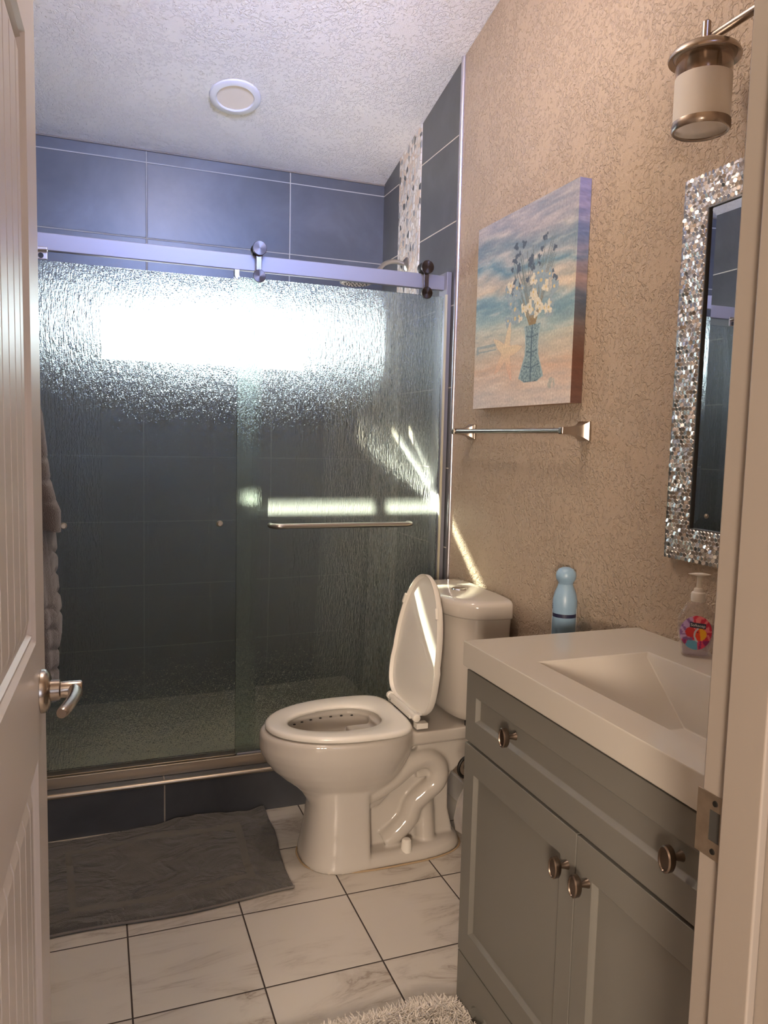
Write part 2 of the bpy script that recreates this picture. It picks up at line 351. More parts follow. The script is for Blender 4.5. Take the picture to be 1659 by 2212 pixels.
# front wall around the doorway, jamb, stop, casing
JX, LJ, HZ = -0.69, -1.425, 2.06
bm = B(); bx(bm, JX + .02, 0.12, 0.47, YF, 0, cz(YF) + .05); bx(bm, XL - .1, LJ - .02, 0.47, YF, 0, cz(YF) + .05); bx(bm, LJ - .02, JX + .02, 0.47, YF, HZ + .02, cz(YF) + .05)
struct('wall_front', bm, M['plain_beige'])
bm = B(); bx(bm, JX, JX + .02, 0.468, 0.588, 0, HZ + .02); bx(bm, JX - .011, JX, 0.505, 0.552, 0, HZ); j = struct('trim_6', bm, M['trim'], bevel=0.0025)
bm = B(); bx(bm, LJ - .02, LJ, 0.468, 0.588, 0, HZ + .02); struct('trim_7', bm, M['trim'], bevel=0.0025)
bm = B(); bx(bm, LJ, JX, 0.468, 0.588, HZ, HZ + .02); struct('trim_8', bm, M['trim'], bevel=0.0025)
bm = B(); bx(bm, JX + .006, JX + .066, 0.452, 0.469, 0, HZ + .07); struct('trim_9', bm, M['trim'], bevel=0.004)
# bedroom behind the doorway (where the light comes from)
bm = B(); bx(bm, -3.2, LJ - .02, 0.45, 0.47, 0, 2.6); bx(bm, JX + .02, 1.6, 0.45, 0.47, 0, 2.6); bx(bm, LJ - .02, JX + .02, 0.45, 0.47, HZ + .02, 2.6)
struct('wall_hall', bm, M['plain_beige'])
bm = B(); bx(bm, -3.3, -3.2, -3.2, 0.47, 0, 2.6); struct('wall_bedroom_left', bm, M['plain_beige'])
bm = B(); bx(bm, 1.6, 1.7, -3.2, 0.47, 0, 2.6); struct('wall_bedroom_right', bm, M['plain_beige'])
bm = B(); bx(bm, -3.3, 1.7, -3.3, -3.2, 0, 2.6); struct('wall_bedroom_back', bm, M['plain_beige'])
bm = B(); bx(bm, -3.3, 1.7, -3.3, 0.47, 2.6, 2.7); struct('ceiling_bedroom', bm, M['ceil'])

# shower window
bm = B(); yw0, yw1 = BK + .085, BK + .115
for d in ((WX0, WX1, yw0, yw1, WZ0, WZ0 + .014), (WX0, WX1, yw0, yw1, WZ1 - .025, WZ1), (WX0, WX0 + .03, yw0, yw1, WZ0, WZ1), (WX1 - .03, WX1, yw0, yw1, WZ0, WZ1), ((WX0 + WX1) / 2 - .018, (WX0 + WX1) / 2 + .018, yw0, yw1, WZ0, WZ1)): bx(bm, *d)
w = struct('window_1', bm, M['sash'])
bm = B(); bx(bm, WX0 + .02, WX1 - .02, BK + .098, BK + .102, WZ0 + .005, WZ1 - .01); mk('window_pane', bm, M['pane'], w)
# unseen slab added outside above the window, narrows the sun to a thin sheet
bm = B(); prism(bm, [(BK + .14, 2.40), (4.05, 2.190), (4.05, 2.32), (BK + .14, 2.55)], 'x', -3.5, 2.5); struct('added_sun_shade', bm, M['outdoor'])

# ------------------------------------------------------------------ shower door
sd = thing('shower_door_frame', (-0.76, D, 0.155), 'satin aluminium sliding shower door frame: top rail, wall jambs and bottom track on the slate curb', 'shower door frame')
bm = B(); bx(bm, XL, -0.002, 2.711, 2.733, 1.920, 1.975); mk('top_rail', bm, M['alu'], sd, bevel=0.003)
bm = B(); bx(bm, -0.022, -0.0015, 2.685, 2.755, 0.185, 1.985); mk('wall_jamb', bm, M['alu'], sd, bevel=0.002)
bm = B(); bx(bm, -0.026, -0.019, 2.681, 2.690, 0.19, 1.90); mk('seal_strip', bm, simple('cream_seal', (0.55, 0.52, 0.40), 0.4), sd, label='cream vinyl seal strip')
bm = B(); bx(bm, XL + .0015, XL + .022, 2.685, 2.755, 0.185, 1.985); mk('wall_jamb', bm, M['alu'], sd, bevel=0.002)
bm = B(); prism(bm, [(2.683, 0.1555), (2.765, 0.1555), (2.765, 0.185), (2.72, 0.187), (2.72, 0.175), (2.693, 0.175), (2.693, 0.194), (2.683, 0.194)], 'x', XL + .0015, -0.0015)
mk('bottom_track', bm, M['gold'], sd, bevel=0.0015)
bm = B(); bx(bm, -0.80, -0.69, 2.694, 2.712, 0.187, 0.200); mk('panel_guide', bm, M['alu'], sd, bevel=0.003)
bm = B(); bx(bm, -1.445, -1.405, 2.706, 2.712, 1.89, 1.93); bx(bm, -1.445, -1.405, 2.69, 2.712, 1.915, 1.92); stp = mk('rail_stop', bm, M['steel'], sd, bevel=0.003)
bm = B(); lathe(bm, [(0.0001, -.004), (0.008, -.004), (0.008, 0), (0.0001, 0)], (-1.425, 2.706, 1.902), 'y', 20); mk('bolt', bm, M['rubber'], stp, smooth=True)
bm = B(); bx(bm, -0.815, -0.797, 2.712, 2.735, 1.895, 1.922); lathe(bm, [(0.009, -.012), (0.009, .005)], (-0.806, 2.712, 1.893), 'y', 20); mk('rail_stop', bm, M['steel'], sd, bevel=0.002)
def panel(name, x0, x1, y, z0, z1, label):
    r = thing(name, ((x0 + x1) / 2, y, z0), label, 'glass door panel', 'rain glass sliding panels')
    bm = B(); bx(bm, x0, x1, y - .004, y + .004, z0, z1)
    bm.faces.ensure_lookup_table()
    bmesh.ops.recalc_face_normals(bm, faces=bm.faces)
    for f in bm.faces: f.material_index = 0 if f.normal.y < -0.9 else 1
    mk('glass', bm, [M['rain'], M['edge']], r)
    return r
pr_ = panel('sliding_glass_panel', -0.806, -0.030, 2.700, 0.197, 1.893, 'right rain-textured glass shower panel with a towel bar, in front of the top rail')
pl_ = panel('sliding_glass_panel', -1.497, -0.722, 2.742, 0.197, 1.893, 'left rain-textured glass shower panel with two round bolt caps, behind the top rail')
def roller(x, root):
    bm = B()
    bx(bm, x - .010, x + .010, 2.688, 2.695, 1.895, 1.985)
    h = mk('roller_hanger', bm, M['steel_dark'], root, bevel=0.002)
    for z, r in ((1.993, 0.0245), (1.899, 0.022)):
        bm = B(); lathe(bm, [(0.0005, -.0080), (r * .95, -.0080), (r, -.0065), (r, 0.0), (r * .9, .002), (r * .9, .009), (0.0005, .009)], (x, 2.684, z), 'y', 40)
        t = mk('roller_cap', bm, M['capmetal'], h, smooth=True, angle=18)
        if z > 1.95:
            bm = B(); lathe(bm, [(0.0005, -.002), (r * .85, -.002), (r * .95, .002), (r * .95, .022), (0.0005, .022)], (x, 2.702, z), 'y', 36); mk('roller_wheel', bm, M['rubber'], h, smooth=True)
def capmat():
    t = NT('spun_metal_cap'); g = t.n('ShaderNodeBsdfAnisotropic') if False else None
    tan = t.n('ShaderNodeTangent', direction_type='RADIAL', axis='Y')
    b = t.bsdf((0.085, 0.068, 0.06, 1), 0.30, 1.0); b.inputs['Anisotropic'].default_value = 0.85; t.l(tan.outputs[0], b.inputs['Tangent']); return t.m
M['capmetal'] = capmat()
roller(-0.735, pr_); roller(-0.105, pr_)
def handle_bar(root, x0, x1, z, ys, off, r, m):
    y = ys + off
    pts = smoothpath([(x0, ys, z), (x0, ys + off * .6, z), (x0 + abs(off) * .45 * (1 if x1 > x0 else -1), y, z), (x0 + .06, y, z)], 6)
    pts2 = smoothpath([(x1 - .06, y, z), (x1 - abs(off) * .45, y, z), (x1, ys + off * .6, z), (x1, ys, z)], 6)
    bm = B(); tube(bm, pts + pts2, r, 16); return mk('towel_bar', bm, m, root, smooth=True)
handle_bar(pr_, -0.686, -0.152, 1.034, 2.696, -0.050, 0.0095, M['steel'])
for x in (-1.372, -0.858):
    bm = B(); lathe(bm, [(0.0005, -.009), (.007, -.009), (.0105, -.005), (.0115, 0), (.0005, 0)], (x, 2.738, 1.037), 'y', 24); mk('bolt_cap', bm, M['gold'], pl_, smooth=True)
# shower head
sh = thing('shower_head', (0, 3.144, 2.105), 'round shower head on a curved arm from the pebble strip, seen above the glass', 'shower head')
bm = B(); lathe(bm, [(0.030, 0), (0.030, -.004), (0.022, -.012), (0.010, -.016), (.010, -.02)], (-0.003, 3.144, 2.105), 'x', 32); mk('flange', bm, M['steel'], sh, smooth=True)
bm = B(); tube(bm, smoothpath([(-0.01, 3.144, 2.105), (-0.06, 3.143, 2.112), (-0.11, 3.13, 2.095), (-0.15, 3.11, 2.055), (-0.20, 3.085, 2.025)], 6), 0.0095, 16); mk('shower_arm', bm, M['steel'], sh, smooth=True)
bm = B(); lathe(bm, [(.012, .055), (.018, .04), (.022, .03), (.058, .012), (.066, .006), (.066, -.006), (.0005, -.006)], (-0.262, 3.055, 1.992), 'z', 40)
hd = mk('spray_head', bm, M['steel'], sh, smooth=True)
bm = B(); lathe(bm, [(.058, 0), (.058, -.002), (.0005, -.002)], (-0.262, 3.055, 1.986), 'z', 40); fp = mk('spray_face', bm, simple('rose_face', (0.6, 0.5, 0.44), 0.35), hd)
bm = B()
for r_, n_ in ((.015, 6), (.030, 12), (.045, 18)):
    for k in range(n_): lathe(bm, [(.0022, 0), (.0018, -.004)], (-0.262 + r_ * math.cos(2 * PI * k / n_), 3.055 + r_ * math.sin(2 * PI * k / n_), 1.984), 'z', 6)
mk('nozzles', bm, M['rubber'], hd)

# ------------------------------------------------------------------ toilet
def sup(xc, yc, af, ab, b, z, n=64, ef=2.1, eb=2.6):
    """closed outline in plan; af = reach to -x (front), ab = reach to +x (back)"""
    r = []
    for k in range(n):
        a = 2 * PI * k / n; c, s_ = math.cos(a), math.sin(a); e = eb if c > 0 else ef
        sx = (abs(c) ** (2 / e)) * (1 if c > 0 else -1) * (ab if c > 0 else af); sy = (abs(s_) ** (2 / e)) * (1 if s_ > 0 else -1) * b
        r.append((xc + sx, yc + sy, z))
    return r
YC = 2.285
to = thing('toilet', (-0.35, YC, 0), 'white two-piece toilet with the lid raised, standing on the tiles before the shower', 'toilet')
def remesh(name, bms, size, smooth_it, mat, parent):
    bm = B()
    for f in bms: f(bm)
    bmesh.ops.recalc_face_normals(bm, faces=bm.faces)
    me = bpy.data.meshes.new('tmp'); bm.to_mesh(me); bm.free(); o = bpy.data.objects.new('tmp', me); COL.objects.link(o)
    r = o.modifiers.new('r', 'REMESH'); r.mode = 'VOXEL'; r.voxel_size = size; r.use_smooth_shade = True
    s_ = o.modifiers.new('s', 'SMOOTH'); s_.factor = 0.5; s_.iterations = smooth_it
    dg = bpy.context.evaluated_depsgraph_get(); ev = o.evaluated_get(dg); nm = bpy.data.meshes.new_from_object(ev)
    bpy.data.objects.remove(o); nm.name = name; nm.materials.clear(); nm.materials.append(mat)
    for f in nm.polygons: f.use_smooth = True
    q = bpy.data.objects.new(name, nm); COL.objects.link(q); q.parent = parent; q.matrix_parent_inverse = Matrix.Translation(-wloc(parent)); WL[q.name] = Vector((0, 0, 0)); return q
def bowl(bm):
    sec = [(.17, .13, .10, .085), (.20, .150, .13, .095), (.225, .165, .14, .105), (.25, .190, .15, .118), (.28, .228, .16, .140), (.31, .260, .17, .158), (.34, .282, .18, .172), (.365, .295, .19, .181), (.385, .300, .195, .185), (.425, .300, .195, .186), (.434, .294, .19, .180)]
    out = [sup(-.500, YC, a, b, w, z, ef=2.0) for z, a, b, w in sec]
    inn = [(.434, .222, .14, .128), (.42, .207, .125, .118), (.405, .218, .135, .128), (.37, .205, .12, .12), (.33, .165, .09, .098), (.29, .115, .06, .07), (.275, .05, .03, .035)]
    inn = [sup(-.53, YC, a, b, w, z, ef=2.0) for z, a, b, w in inn]
    loft(bm, out + inn)
def ped(bm):
    # front column, squarer at the back where it ends in a vertical crease
    sec = [(0.0, .148, .055, .142), (.02, .147, .055, .141), (.06, .138, .055, .132), (.12, .128, .055, .122), (.18, .122, .055, .116), (.25, .125, .055, .116)]
    loft(bm, [sup(-.520, YC, a, b, w, z, ef=2.5, eb=9) for z, a, b, w in sec])
def core(bm):
    prism(bm, [(-.50, 0.0), (-.16, 0.0), (-.155, 0.05), (-.172, .12), (-.175, .22), (-.15, .27), (-.06, .40), (-.50, .40)], 'y', YC - .060, YC + .060)
def skirt(bm):
    loft(bm, [sup(-.40, YC, .268, .275, .142, z, ef=2.6, eb=3.2) for z in (0, .012)] + [sup(-.40, YC, .264, .268, .137, .030, ef=2.6, eb=3.2), sup(-.40, YC, .25, .25, .120, .040, ef=2.6, eb=3.2)])
def slab(bm):
    loft(bm, [sup(-.22, YC, .20, .185, w, z, ef=5, eb=6) for z, w in ((.370, .105), (.385, .125), (.41, .130), (.424, .130))])
    prism(bm, [(-.30, .38), (-.30, .25), (-.17, .26), (-.04, .37), (-.04, .38)], 'y', YC - .085, YC + .085)
def traps(bm):
    for s_ in (-1, 1):
        y = YC + s_ * .072
        P_ = lambda l: [(a, y + s_ * k, b) for a, k, b in l]
        tube(bm, smoothpath(P_([(-.53, -.02, .205), (-.46, .0, .222), (-.385, .008, .262), (-.325, .010, .305), (-.268, .010, .318), (-.226, .010, .285), (-.228, .010, .235), (-.27, .006, .198), (-.305, .002, .165), (-.322, .0, .118), (-.365, .0, .075), (-.40, -.01, .05)]), 5), [.034] * 56, 18)
        tube(bm, P_([(-.27, -.012, .20), (-.262, -.012, .12), (-.258, -.008, .035)]), .036, 18)
        tube(bm, P_([(-.20, -.02, .375), (-.255, -.02, .31)]), .018, 12)
remesh('bowl', [bowl, ped, core, skirt, slab, traps], 0.0045, 7, M['porcelain'], to)
# bolt cap on the skirt
bm = B(); lathe(bm, [(.0185, 0), (.017, .022), (.0155, .036), (.011, .041), (.0005, .042)], (-.345, YC - .118, .030), 'z', 24); mk('bolt_cap', bm, M['plastic'], to, smooth=True)
bm = B(); lathe(bm, [(.0185, 0), (.017, .022), (.0155, .036), (.011, .041), (.0005, .042)], (-.345, YC + .118, .030), 'z', 24); mk('bolt_cap', bm, M['plastic'], to, smooth=True)
# rust bead at the floor line
bm = B(); pts = sup(-.40, YC, .272, .279, .146, .002, ef=2.6, eb=3.2); tube(bm, pts + pts[:2], 0.003, 6); mk('caulk_line', bm, simple('stained_caulk', (0.42, 0.30, 0.18), 0.7), to, label='stained caulk around the base')
# tank
TY = 2.305
def tk(z, w, a, xb=-.022, ef=2.9): return sup(xb - .04, TY, a - .04, .04, w, z, 72, ef, 7)
bm = B(); loft(bm, [tk(.432, .12, .12), tk(.436, .150, .145), tk(.446, .168, .158), tk(.475, .176, .168), tk(.60, .192, .178), tk(.795, .208, .186)]); mk('tank', bm, M['porcelain'], to, smooth=True, angle=60)
bm = B(); loft(bm, [tk(.789, .205, .184), tk(.789, .216, .196), tk(.794, .2185, .199), tk(.828, .219, .2), tk(.838, .2165, .198), tk(.844, .208, .190), tk(.847, .19, .172), tk(.848, .10, .10)])
tl = mk('tank_lid', bm, M['porcelain'], to, smooth=True, angle=75)
bm = B(); lathe(bm, [(.027, 0), (.027, .003), (.024, .006), (.0005, .007)], (-.115, TY + .005, .846), 'z', 36); mk('flush_button', bm, M['chrome'], tl, smooth=True)
bm = B(); lathe(bm, [(.013, -.001), (.013, .012), (.007, .016), (.0005, .016)], (-.135, TY - .135, .424), 'z', 16); mk('tank_bolt', bm, M['rubber'], to, smooth=True)
bm = B(); lathe(bm, [(.009, 0), (.011, -.006), (.006, -.014), (.0005, -.015)], (-.14, TY - .178, .463), 'y', 16); mk('supply_nut', bm, M['rubber'], to, smooth=True)
# seat ring
def ring_mesh(bm, outer, inner, z0, z1):
    n = len(outer)
    def ins(a, b, f, z): return [(p_[0] + (q[0] - p_[0]) * f, p_[1] + (q[1] - p_[1]) * f, z) for p_, q in zip(a, b)]
    rows = [ins(outer, inner, .04, z0), ins(outer, inner, 0, z0 + .004), ins(outer, inner, .0, z1 - .007), ins(outer, inner, .05, z1 - .002), ins(outer, inner, .16, z1), ins(outer, inner, .55, z1 - .001), ins(outer, inner, .86, z1 - .004), ins(outer, inner, .97, z1 - .009), ins(outer, inner, 1.0, z0 + .006), ins(outer, inner, .97, z0)]
    rows.append(rows[0]); R = [[bm.verts.new(p_) for p_ in r] for r in rows[:-1]]; R.append(R[0])
    for a, b in zip(R[:-1], R[1:]):
        for i in range(n): bm.faces.new((a[i], a[(i + 1) % n], b[(i + 1) % n], b[i]))
bm = B(); ring_mesh(bm, sup(-.495, YC, .286, .162, .186, 0, 96, 2.0, 4.2), sup(-.535, YC, .175, .130, .106, 0, 96, 2.0, 2.3), .438, .457); mk('seat', bm, M['plastic'], to, smooth=True, angle=70)
# row of dark beads for the jet holes under the rim
for k in range(11):
    a = .62 + k * .185; x, y = -.53 - .200 * math.cos(a), YC + .118 * math.sin(a)
    bm = B(); bmesh.ops.create_icosphere(bm, subdivisions=1, radius=.0034, matrix=Matrix.Translation((x, y, .412)) @ Matrix.Diagonal((1.6, 1, .8, 1)))
    mk('rim_hole', bm, M['rubber'], to)
# hinge
bm = B(); tube(bm, [(-.322, YC - .115, .468), (-.322, YC + .115, .468)], .0095, 18); bx(bm, -.332, -.312, YC - .085, YC + .085, .455, .466); mk('hinge', bm, M['plastic'], to, bevel=.001)
for s_ in (-1, 1):
    bm = B(); lathe(bm, [(.0005, -.002), (.0085, -.002), (.013, 0), (.0135, .012), (.0005, .013)], (-.322, YC + s_ * .115 - .006, .468), 'y', 24)
    bx(bm, -.325, -.285, YC + s_ * .115 - .014, YC + s_ * .115 + .014, .434, .452); mk('hinge_post', bm, M['plastic'], to, bevel=.002)
# raised lid, its underside towards the room
LD = Vector((.060, 0, .452)).normalized(); LN = Vector((-LD.z, 0, LD.x)); L0 = Vector((-.312, YC, .462))
def lidpt(s_, w, d): q = L0 + LD * s_ + LN * d; return (q.x, YC + w, q.z)
def lid_outline(f, n=96):
    r = []
    for k in range(n):
        a = 2 * PI * k / n; c, s_ = math.cos(a), math.sin(a)
        if c > 0: t = .165 + .285 * f * c; w = .172 * f * abs(s_)
        else: t = .165 - .160 * f * abs(c) ** (2 / 4.0); w = .180 * f * abs(s_) ** (2 / 4.0)
        r.append((t, w * (1 if s_ > 0 else -1)))
    return r
bm = B()
rows = [(0.02, -.006), (.5, -.007), (.86, -.010), (.965, -.009), (.985, .002), (1.0, .003), (1.0, -.012), (.97, -.021), (.8, -.024), (.3, -.026), (.02, -.026)]
loft(bm, [[lidpt(t, w, d) for t, w in lid_outline(f)] for f, d in rows]); ld = mk('lid', bm, M['plastic'], to, smooth=True, angle=50)
for t, w in ((.345, .132), (.345, -.132)):
    bm = B(); s0 = 1 if w > 0 else -1
    vs = []
    q = lidpt(t, w, .003); bmesh.ops.create_cube(bm, size=1.0, matrix=Matrix.Translation(q) @ Matrix.Rotation(math.atan2(LD.x, LD.z), 4, 'Y') @ Matrix.Rotation(s0 * .45, 4, 'X') @ Matrix.Diagonal((.011, .010, .036, 1)))
    mk('bumper', bm, M['plastic'], ld, bevel=.002)

# ------------------------------------------------------------------ vanity
VF, VX, VL, VR = -0.475, -0.457, 1.535, 0.645
va = thing('vanity_cabinet', (-0.24, 1.09, 0), 'grey shaker vanity cabinet with a long drawer over two doors, under the white sink top', 'cabinet')
bm = B()
bx(bm, VX, -.02, VL - .018, VL, .0, .835); bx(bm, VX, -.02, VR, VR + .018, 0, .835)           # sides
bx(bm, VX, -.02, VR, VL, .135, .15); bx(bm, -.034, -.018, VR, VL, .15, .835)                     # bottom, back
bx(bm, VX, VX + .018, VR, VL, .64, .668); bx(bm, VX, VX + .018, VR, VL, .815, .835)
mk('carcass', bm, M['cab'], va, bevel=.001)
# base rail with an arched cut-out between the feet
bm = B(); bt = .144
for d in ((VL - .072, VL, 0, bt), (VR, VR + .072, 0, bt), (VR + .072, VL - .072, .068, bt)): bx(bm, VF + .002, VX, *d)
prism(bm, [(VL - .072, .045), (VL - .072, .068), (VL - .100, .068), (VL - .088, .064), (VL - .078, .056)], 'x', VF + .002, VX)
prism(bm, [(VR + .072, .045), (VR + .078, .056), (VR + .088, .064), (VR + .100, .068), (VR + .072, .068)], 'x', VF + .002, VX)
bx(bm, VX, VX + .02, VL - .072, VL - .018, 0, .09)
mk('base_rail', bm, M['cab'], va)
bm = B(); bx(bm, -.40, -.39, VR + .02, VL - .02, 0.001, .135); mk('toe_board', bm, M['gap'], va)
def shaker(name, y0, y1, z0, z1, st, rl, rec=.010):
    """front slab at x=VF, recessed centre with small bevel"""
    bm = B(); ya, yb, za, zb = y0 + st, y1 - st, z0 + rl, z1 - rl; b = .007
    def R(y0_, y1_, z0_, z1_, x): return [bm.verts.new(q) for q in ((x, y0_, z0_), (x, y1_, z0_), (x, y1_, z1_), (x, y0_, z1_))]
    r0 = R(y0, y1, z0, z1, VX - .0005); r1 = R(y0, y1, z0, z1, VF); r2 = R(ya, yb, za, zb, VF); r3 = R(ya + .002, yb - .002, za + .002, zb - .002, VF + .004); r4 = R(ya + b, yb - b, za + b, zb - b, VF + rec)
    for a, c in ((r0, r1), (r1, r2), (r2, r3), (r3, r4)):
        for i in range(4): bm.faces.new((a[i], a[(i + 1) % 4], c[(i + 1) % 4], c[i]))
    bm.faces.new(r4); bm.faces.new(r0[::-1])
    return mk(name, bm, M['cab'], va, bevel=.0012)
def knob(y, z, parent):
    bm = B(); seg = 28
    def ov(a, b, x): return [(x, y + a * math.cos(2 * PI * k / seg), z + b * math.sin(2 * PI * k / seg)) for k in range(seg)]
    loft(bm, [ov(.0085, .0085, VF - .0003), ov(.0065, .0065, VF - .006), ov(.0045, .0045, VF - .014), ov(.006, .007, VF - .019), ov(.012, .0185, VF - .020), ov(.0135, .0205, VF - .022), ov(.0135, .0205, VF - .031), ov(.0115, .0185, VF - .033), ov(.0100, .0170, VF - .033), ov(.0090, .0160, VF - .031), ov(.004, .008, VF - .0315)])
    mk('knob', bm, M['knob'], parent, smooth=True, angle=40)
dr = shaker('drawer_front', VR + .003, VL - .002, .663, .828, .046, .054)
knob(1.312, .752, dr); knob(.838, .752, dr)
d1 = shaker('cabinet_door', 1.0915, VL - .002, .150, .656, .047, .062); knob(1.115, .586, d1)
d2 = shaker('cabinet_door', VR + .003, 1.0885, .150, .656, .047, .062); knob(1.053, .586, d2)
# one-piece top with integral basin
vt = thing('sink_top', (-0.243, 1.09, .8375), 'glossy white one-piece vanity top with a rectangular sloped basin, on the grey cabinet', 'sink')
bm = B(); X0, X1, Y0, Y1, ZT, ZB = -.486, -.001, .632, 1.536, .8946, .8375
def RR(x0, x1, y0, y1, z): return [bm.verts.new(q) for q in ((x0, y0, z), (x1, y0, z), (x1, y1, z), (x0, y1, z))]
bx0, bx1, by0, by1 = -.412, -.132, .845, 1.337
o0 = RR(X0, X1, Y0, Y1, ZB); o1 = RR(X0, X1, Y0, Y1, ZT); i0 = RR(bx0, bx1, by0, by1, ZT); i1 = RR(bx0 + .006, bx1 - .006, by0 + .006, by1 - .006, ZT - .010)
i2 = RR(bx0 + .035, bx1 - .035, by0 + .16, by1 - .16, ZT - .112); i3 = RR(bx0 + .02, bx1 - .02, by0 + .12, by1 - .12, ZT - .13)
def con(a, c):
    for i in range(4): bm.faces.new((a[i], a[(i + 1) % 4], c[(i + 1) % 4], c[i]))
con(o0, o1); con(o1, i0); con(i0, i1); con(i1, i2); bm.faces.new(i2)
u0 = RR(bx0 - .01, bx1 + .01, by0 - .01, by1 + .01, ZB); u1 = RR(bx0 + .025, bx1 - .025, by0 + .15, by1 - .15, ZT - .122)
for v_ in i3: bm.verts.remove(v_)
con(o0, u0); con(u0, u1); bm.faces.new(u1)
mk('basin_top', bm, M['stone'], vt, bevel=.003, bseg=3)
bm = B(); lathe(bm, [(.024, 0), (.024, .003), (.018, .004), (.017, .001), (.0005, .001)], (-.272, 1.075, ZT - .112), 'z', 32); mk('drain', bm, M['nickel'], vt, smooth=True)

# ------------------------------------------------------------------ mirror
mi = thing('wall_mirror', (0, 1.10, 1.51), 'wall mirror with a wide glittering silver mosaic frame, above the sink', 'mirror')
my0, my1, mz0, mz1, mw = .764, 1.436, 1.089, 1.941, .076
bm = B()
for d in ((-.018, -.002, my0, my0 + mw, mz0, mz1), (-.018, -.002, my1 - mw, my1, mz0, mz1), (-.018, -.002, my0 + mw, my1 - mw, mz0, mz0 + mw), (-.018, -.002, my0 + mw, my1 - mw, mz1 - mw, mz1)): bx(bm, *d)
fr = mk('frame', bm, M['mosaic'], mi)
rng = random.Random(3); bm = B(); ph = .0106; row = 0; z = mz0 + .004
while z < mz1 - .003:
    y = my0 + .004 + (row % 2) * ph / 2
    while y < my1 - .003:
        if not (my0 + mw - .002 < y < my1 - mw + .002 and mz0 + mw - .002 < z < mz1 - mw + .002):
            n = Vector((-1, rng.gauss(0, .19), rng.gauss(0, .19))).normalized(); u = n.cross(Vector((0, 0, 1))).normalized(); v = n.cross(u)
            c = Vector((-.0195 - rng.random() * .0012, y, z)); rim = []; base = []
            for k in range(6):
                a = PI / 6 + k * PI / 3; o_ = u * math.cos(a) + v * math.sin(a)
                rim.append(bm.verts.new(c + o_ * ph * .44)); base.append(bm.verts.new(c + o_ * ph * .56 + Vector((.0028, 0, 0))))
            bm.faces.new(rim)
            for k in range(6): bm.faces.new((rim[k], rim[(k + 1) % 6], base[(k + 1) % 6], base[k]))
        y += ph
    z += ph * .866; row += 1
mk('mosaic_chips', bm, M['mosaic'], fr, label='glittering silver hexagon chips')
bm = B(); iy0, iy1, iz0, iz1 = my0 + mw, my1 - mw, mz0 + mw, mz1 - mw; bv = .022
def RQ(y0, y1, z0, z1, x): return [bm.verts.new(q) for q in ((x, y0, z0), (x, y1, z0), (x, y1, z1), (x, y0, z1))]
a0 = RQ(iy0, iy1, iz0, iz1, -.0135); a1 = RQ(iy0 + bv, iy1 - bv, iz0 + bv, iz1 - bv, -.0152); con(a0, a1); bm.faces.new(a1)
b0 = RQ(iy0, iy1, iz0, iz1, -.003); con(b0, a0); bm.faces.new(b0[::-1]); mk('mirror_glass', bm, M['mirror'], mi)
bm = B()
for d in ((-.0185, -.013, iy0, iy0 + .003, iz0, iz1), (-.0185, -.013, iy1 - .003, iy1, iz0, iz1)):
    b2 = B(); bx(b2, *d); mk('inner_lip', b2, M['rubber'], mi)
bm.free()

# ------------------------------------------------------------------ canvas picture
pc = thing('canvas_picture', (0, 2.11, 1.46), 'stretched canvas print of a flower vase and starfish by the sea, above the towel bar', 'picture')
py0, py1, pz0, pz1, pd = 1.819, 2.404, 1.462, 2.066, .038
NU, NV = 260, 270
def nz(x, y, s_, k=0): return noise.fractal(Vector((x * s_, y * s_, k)), 0.9, 2.1, 4)
def lerp(a, b, t): t = max(0, min(1, t)); return tuple(p_ + (q - p_) * t for p_, q in zip(a, b))
def s2l(c): return tuple(((v / 255) / 12.92 if v / 255 <= .04045 else ((v / 255 + .055) / 1.055) ** 2.4) for v in c)
BANDS = [(0, (150, 150, 160)), (.10, (160, 158, 165)), (.19, (118, 138, 152)), (.245, (165, 168, 170)), (.30, (105, 140, 158)), (.345, (175, 172, 165)), (.40, (205, 188, 165)), (.45, (130, 158, 168)), (.50, (115, 148, 160)), (.56, (150, 172, 172)), (.63, (180, 185, 172)), (.70, (188, 178, 160)), (.80, (202, 172, 148)), (.90, (205, 185, 170)), (1.0, (200, 190, 184))]
def band(v):
    for (a, ca), (b, cb) in zip(BANDS[:-1], BANDS[1:]):
        if v <= b: return lerp(ca, cb, (v - a) / (b - a))
    return BANDS[-1][1]
rg = random.Random(11); FL = []
for k in range(24): FL.append((.40 + rg.random() * .42, .17 + rg.random() * .24, .012 + rg.random() * .010, (78, 92, 108)))
for k in range(26): FL.append((.36 + rg.random() * .48, .34 + rg.random() * .22, .020 + rg.random() * .018, (142, 160, 170)))
for k in range(15): FL.append((.38 + rg.random() * .40, .37 + rg.random() * .19, .016 + rg.random() * .014, (212, 206, 186)))
STEM = [((.63 + (rg.random() - .5) * .05, .62), (.42 + rg.random() * .42, .20 + rg.random() * .22)) for _ in range(34)]
def seg_d(px, py, a, b):
    dx, dy = b[0] - a[0], b[1] - a[1]; t = max(0, min(1, ((px - a[0]) * dx + (py - a[1]) * dy) / (dx * dx + dy * dy))); return math.hypot(px - a[0] - dx * t, py - a[1] - dy * t), t
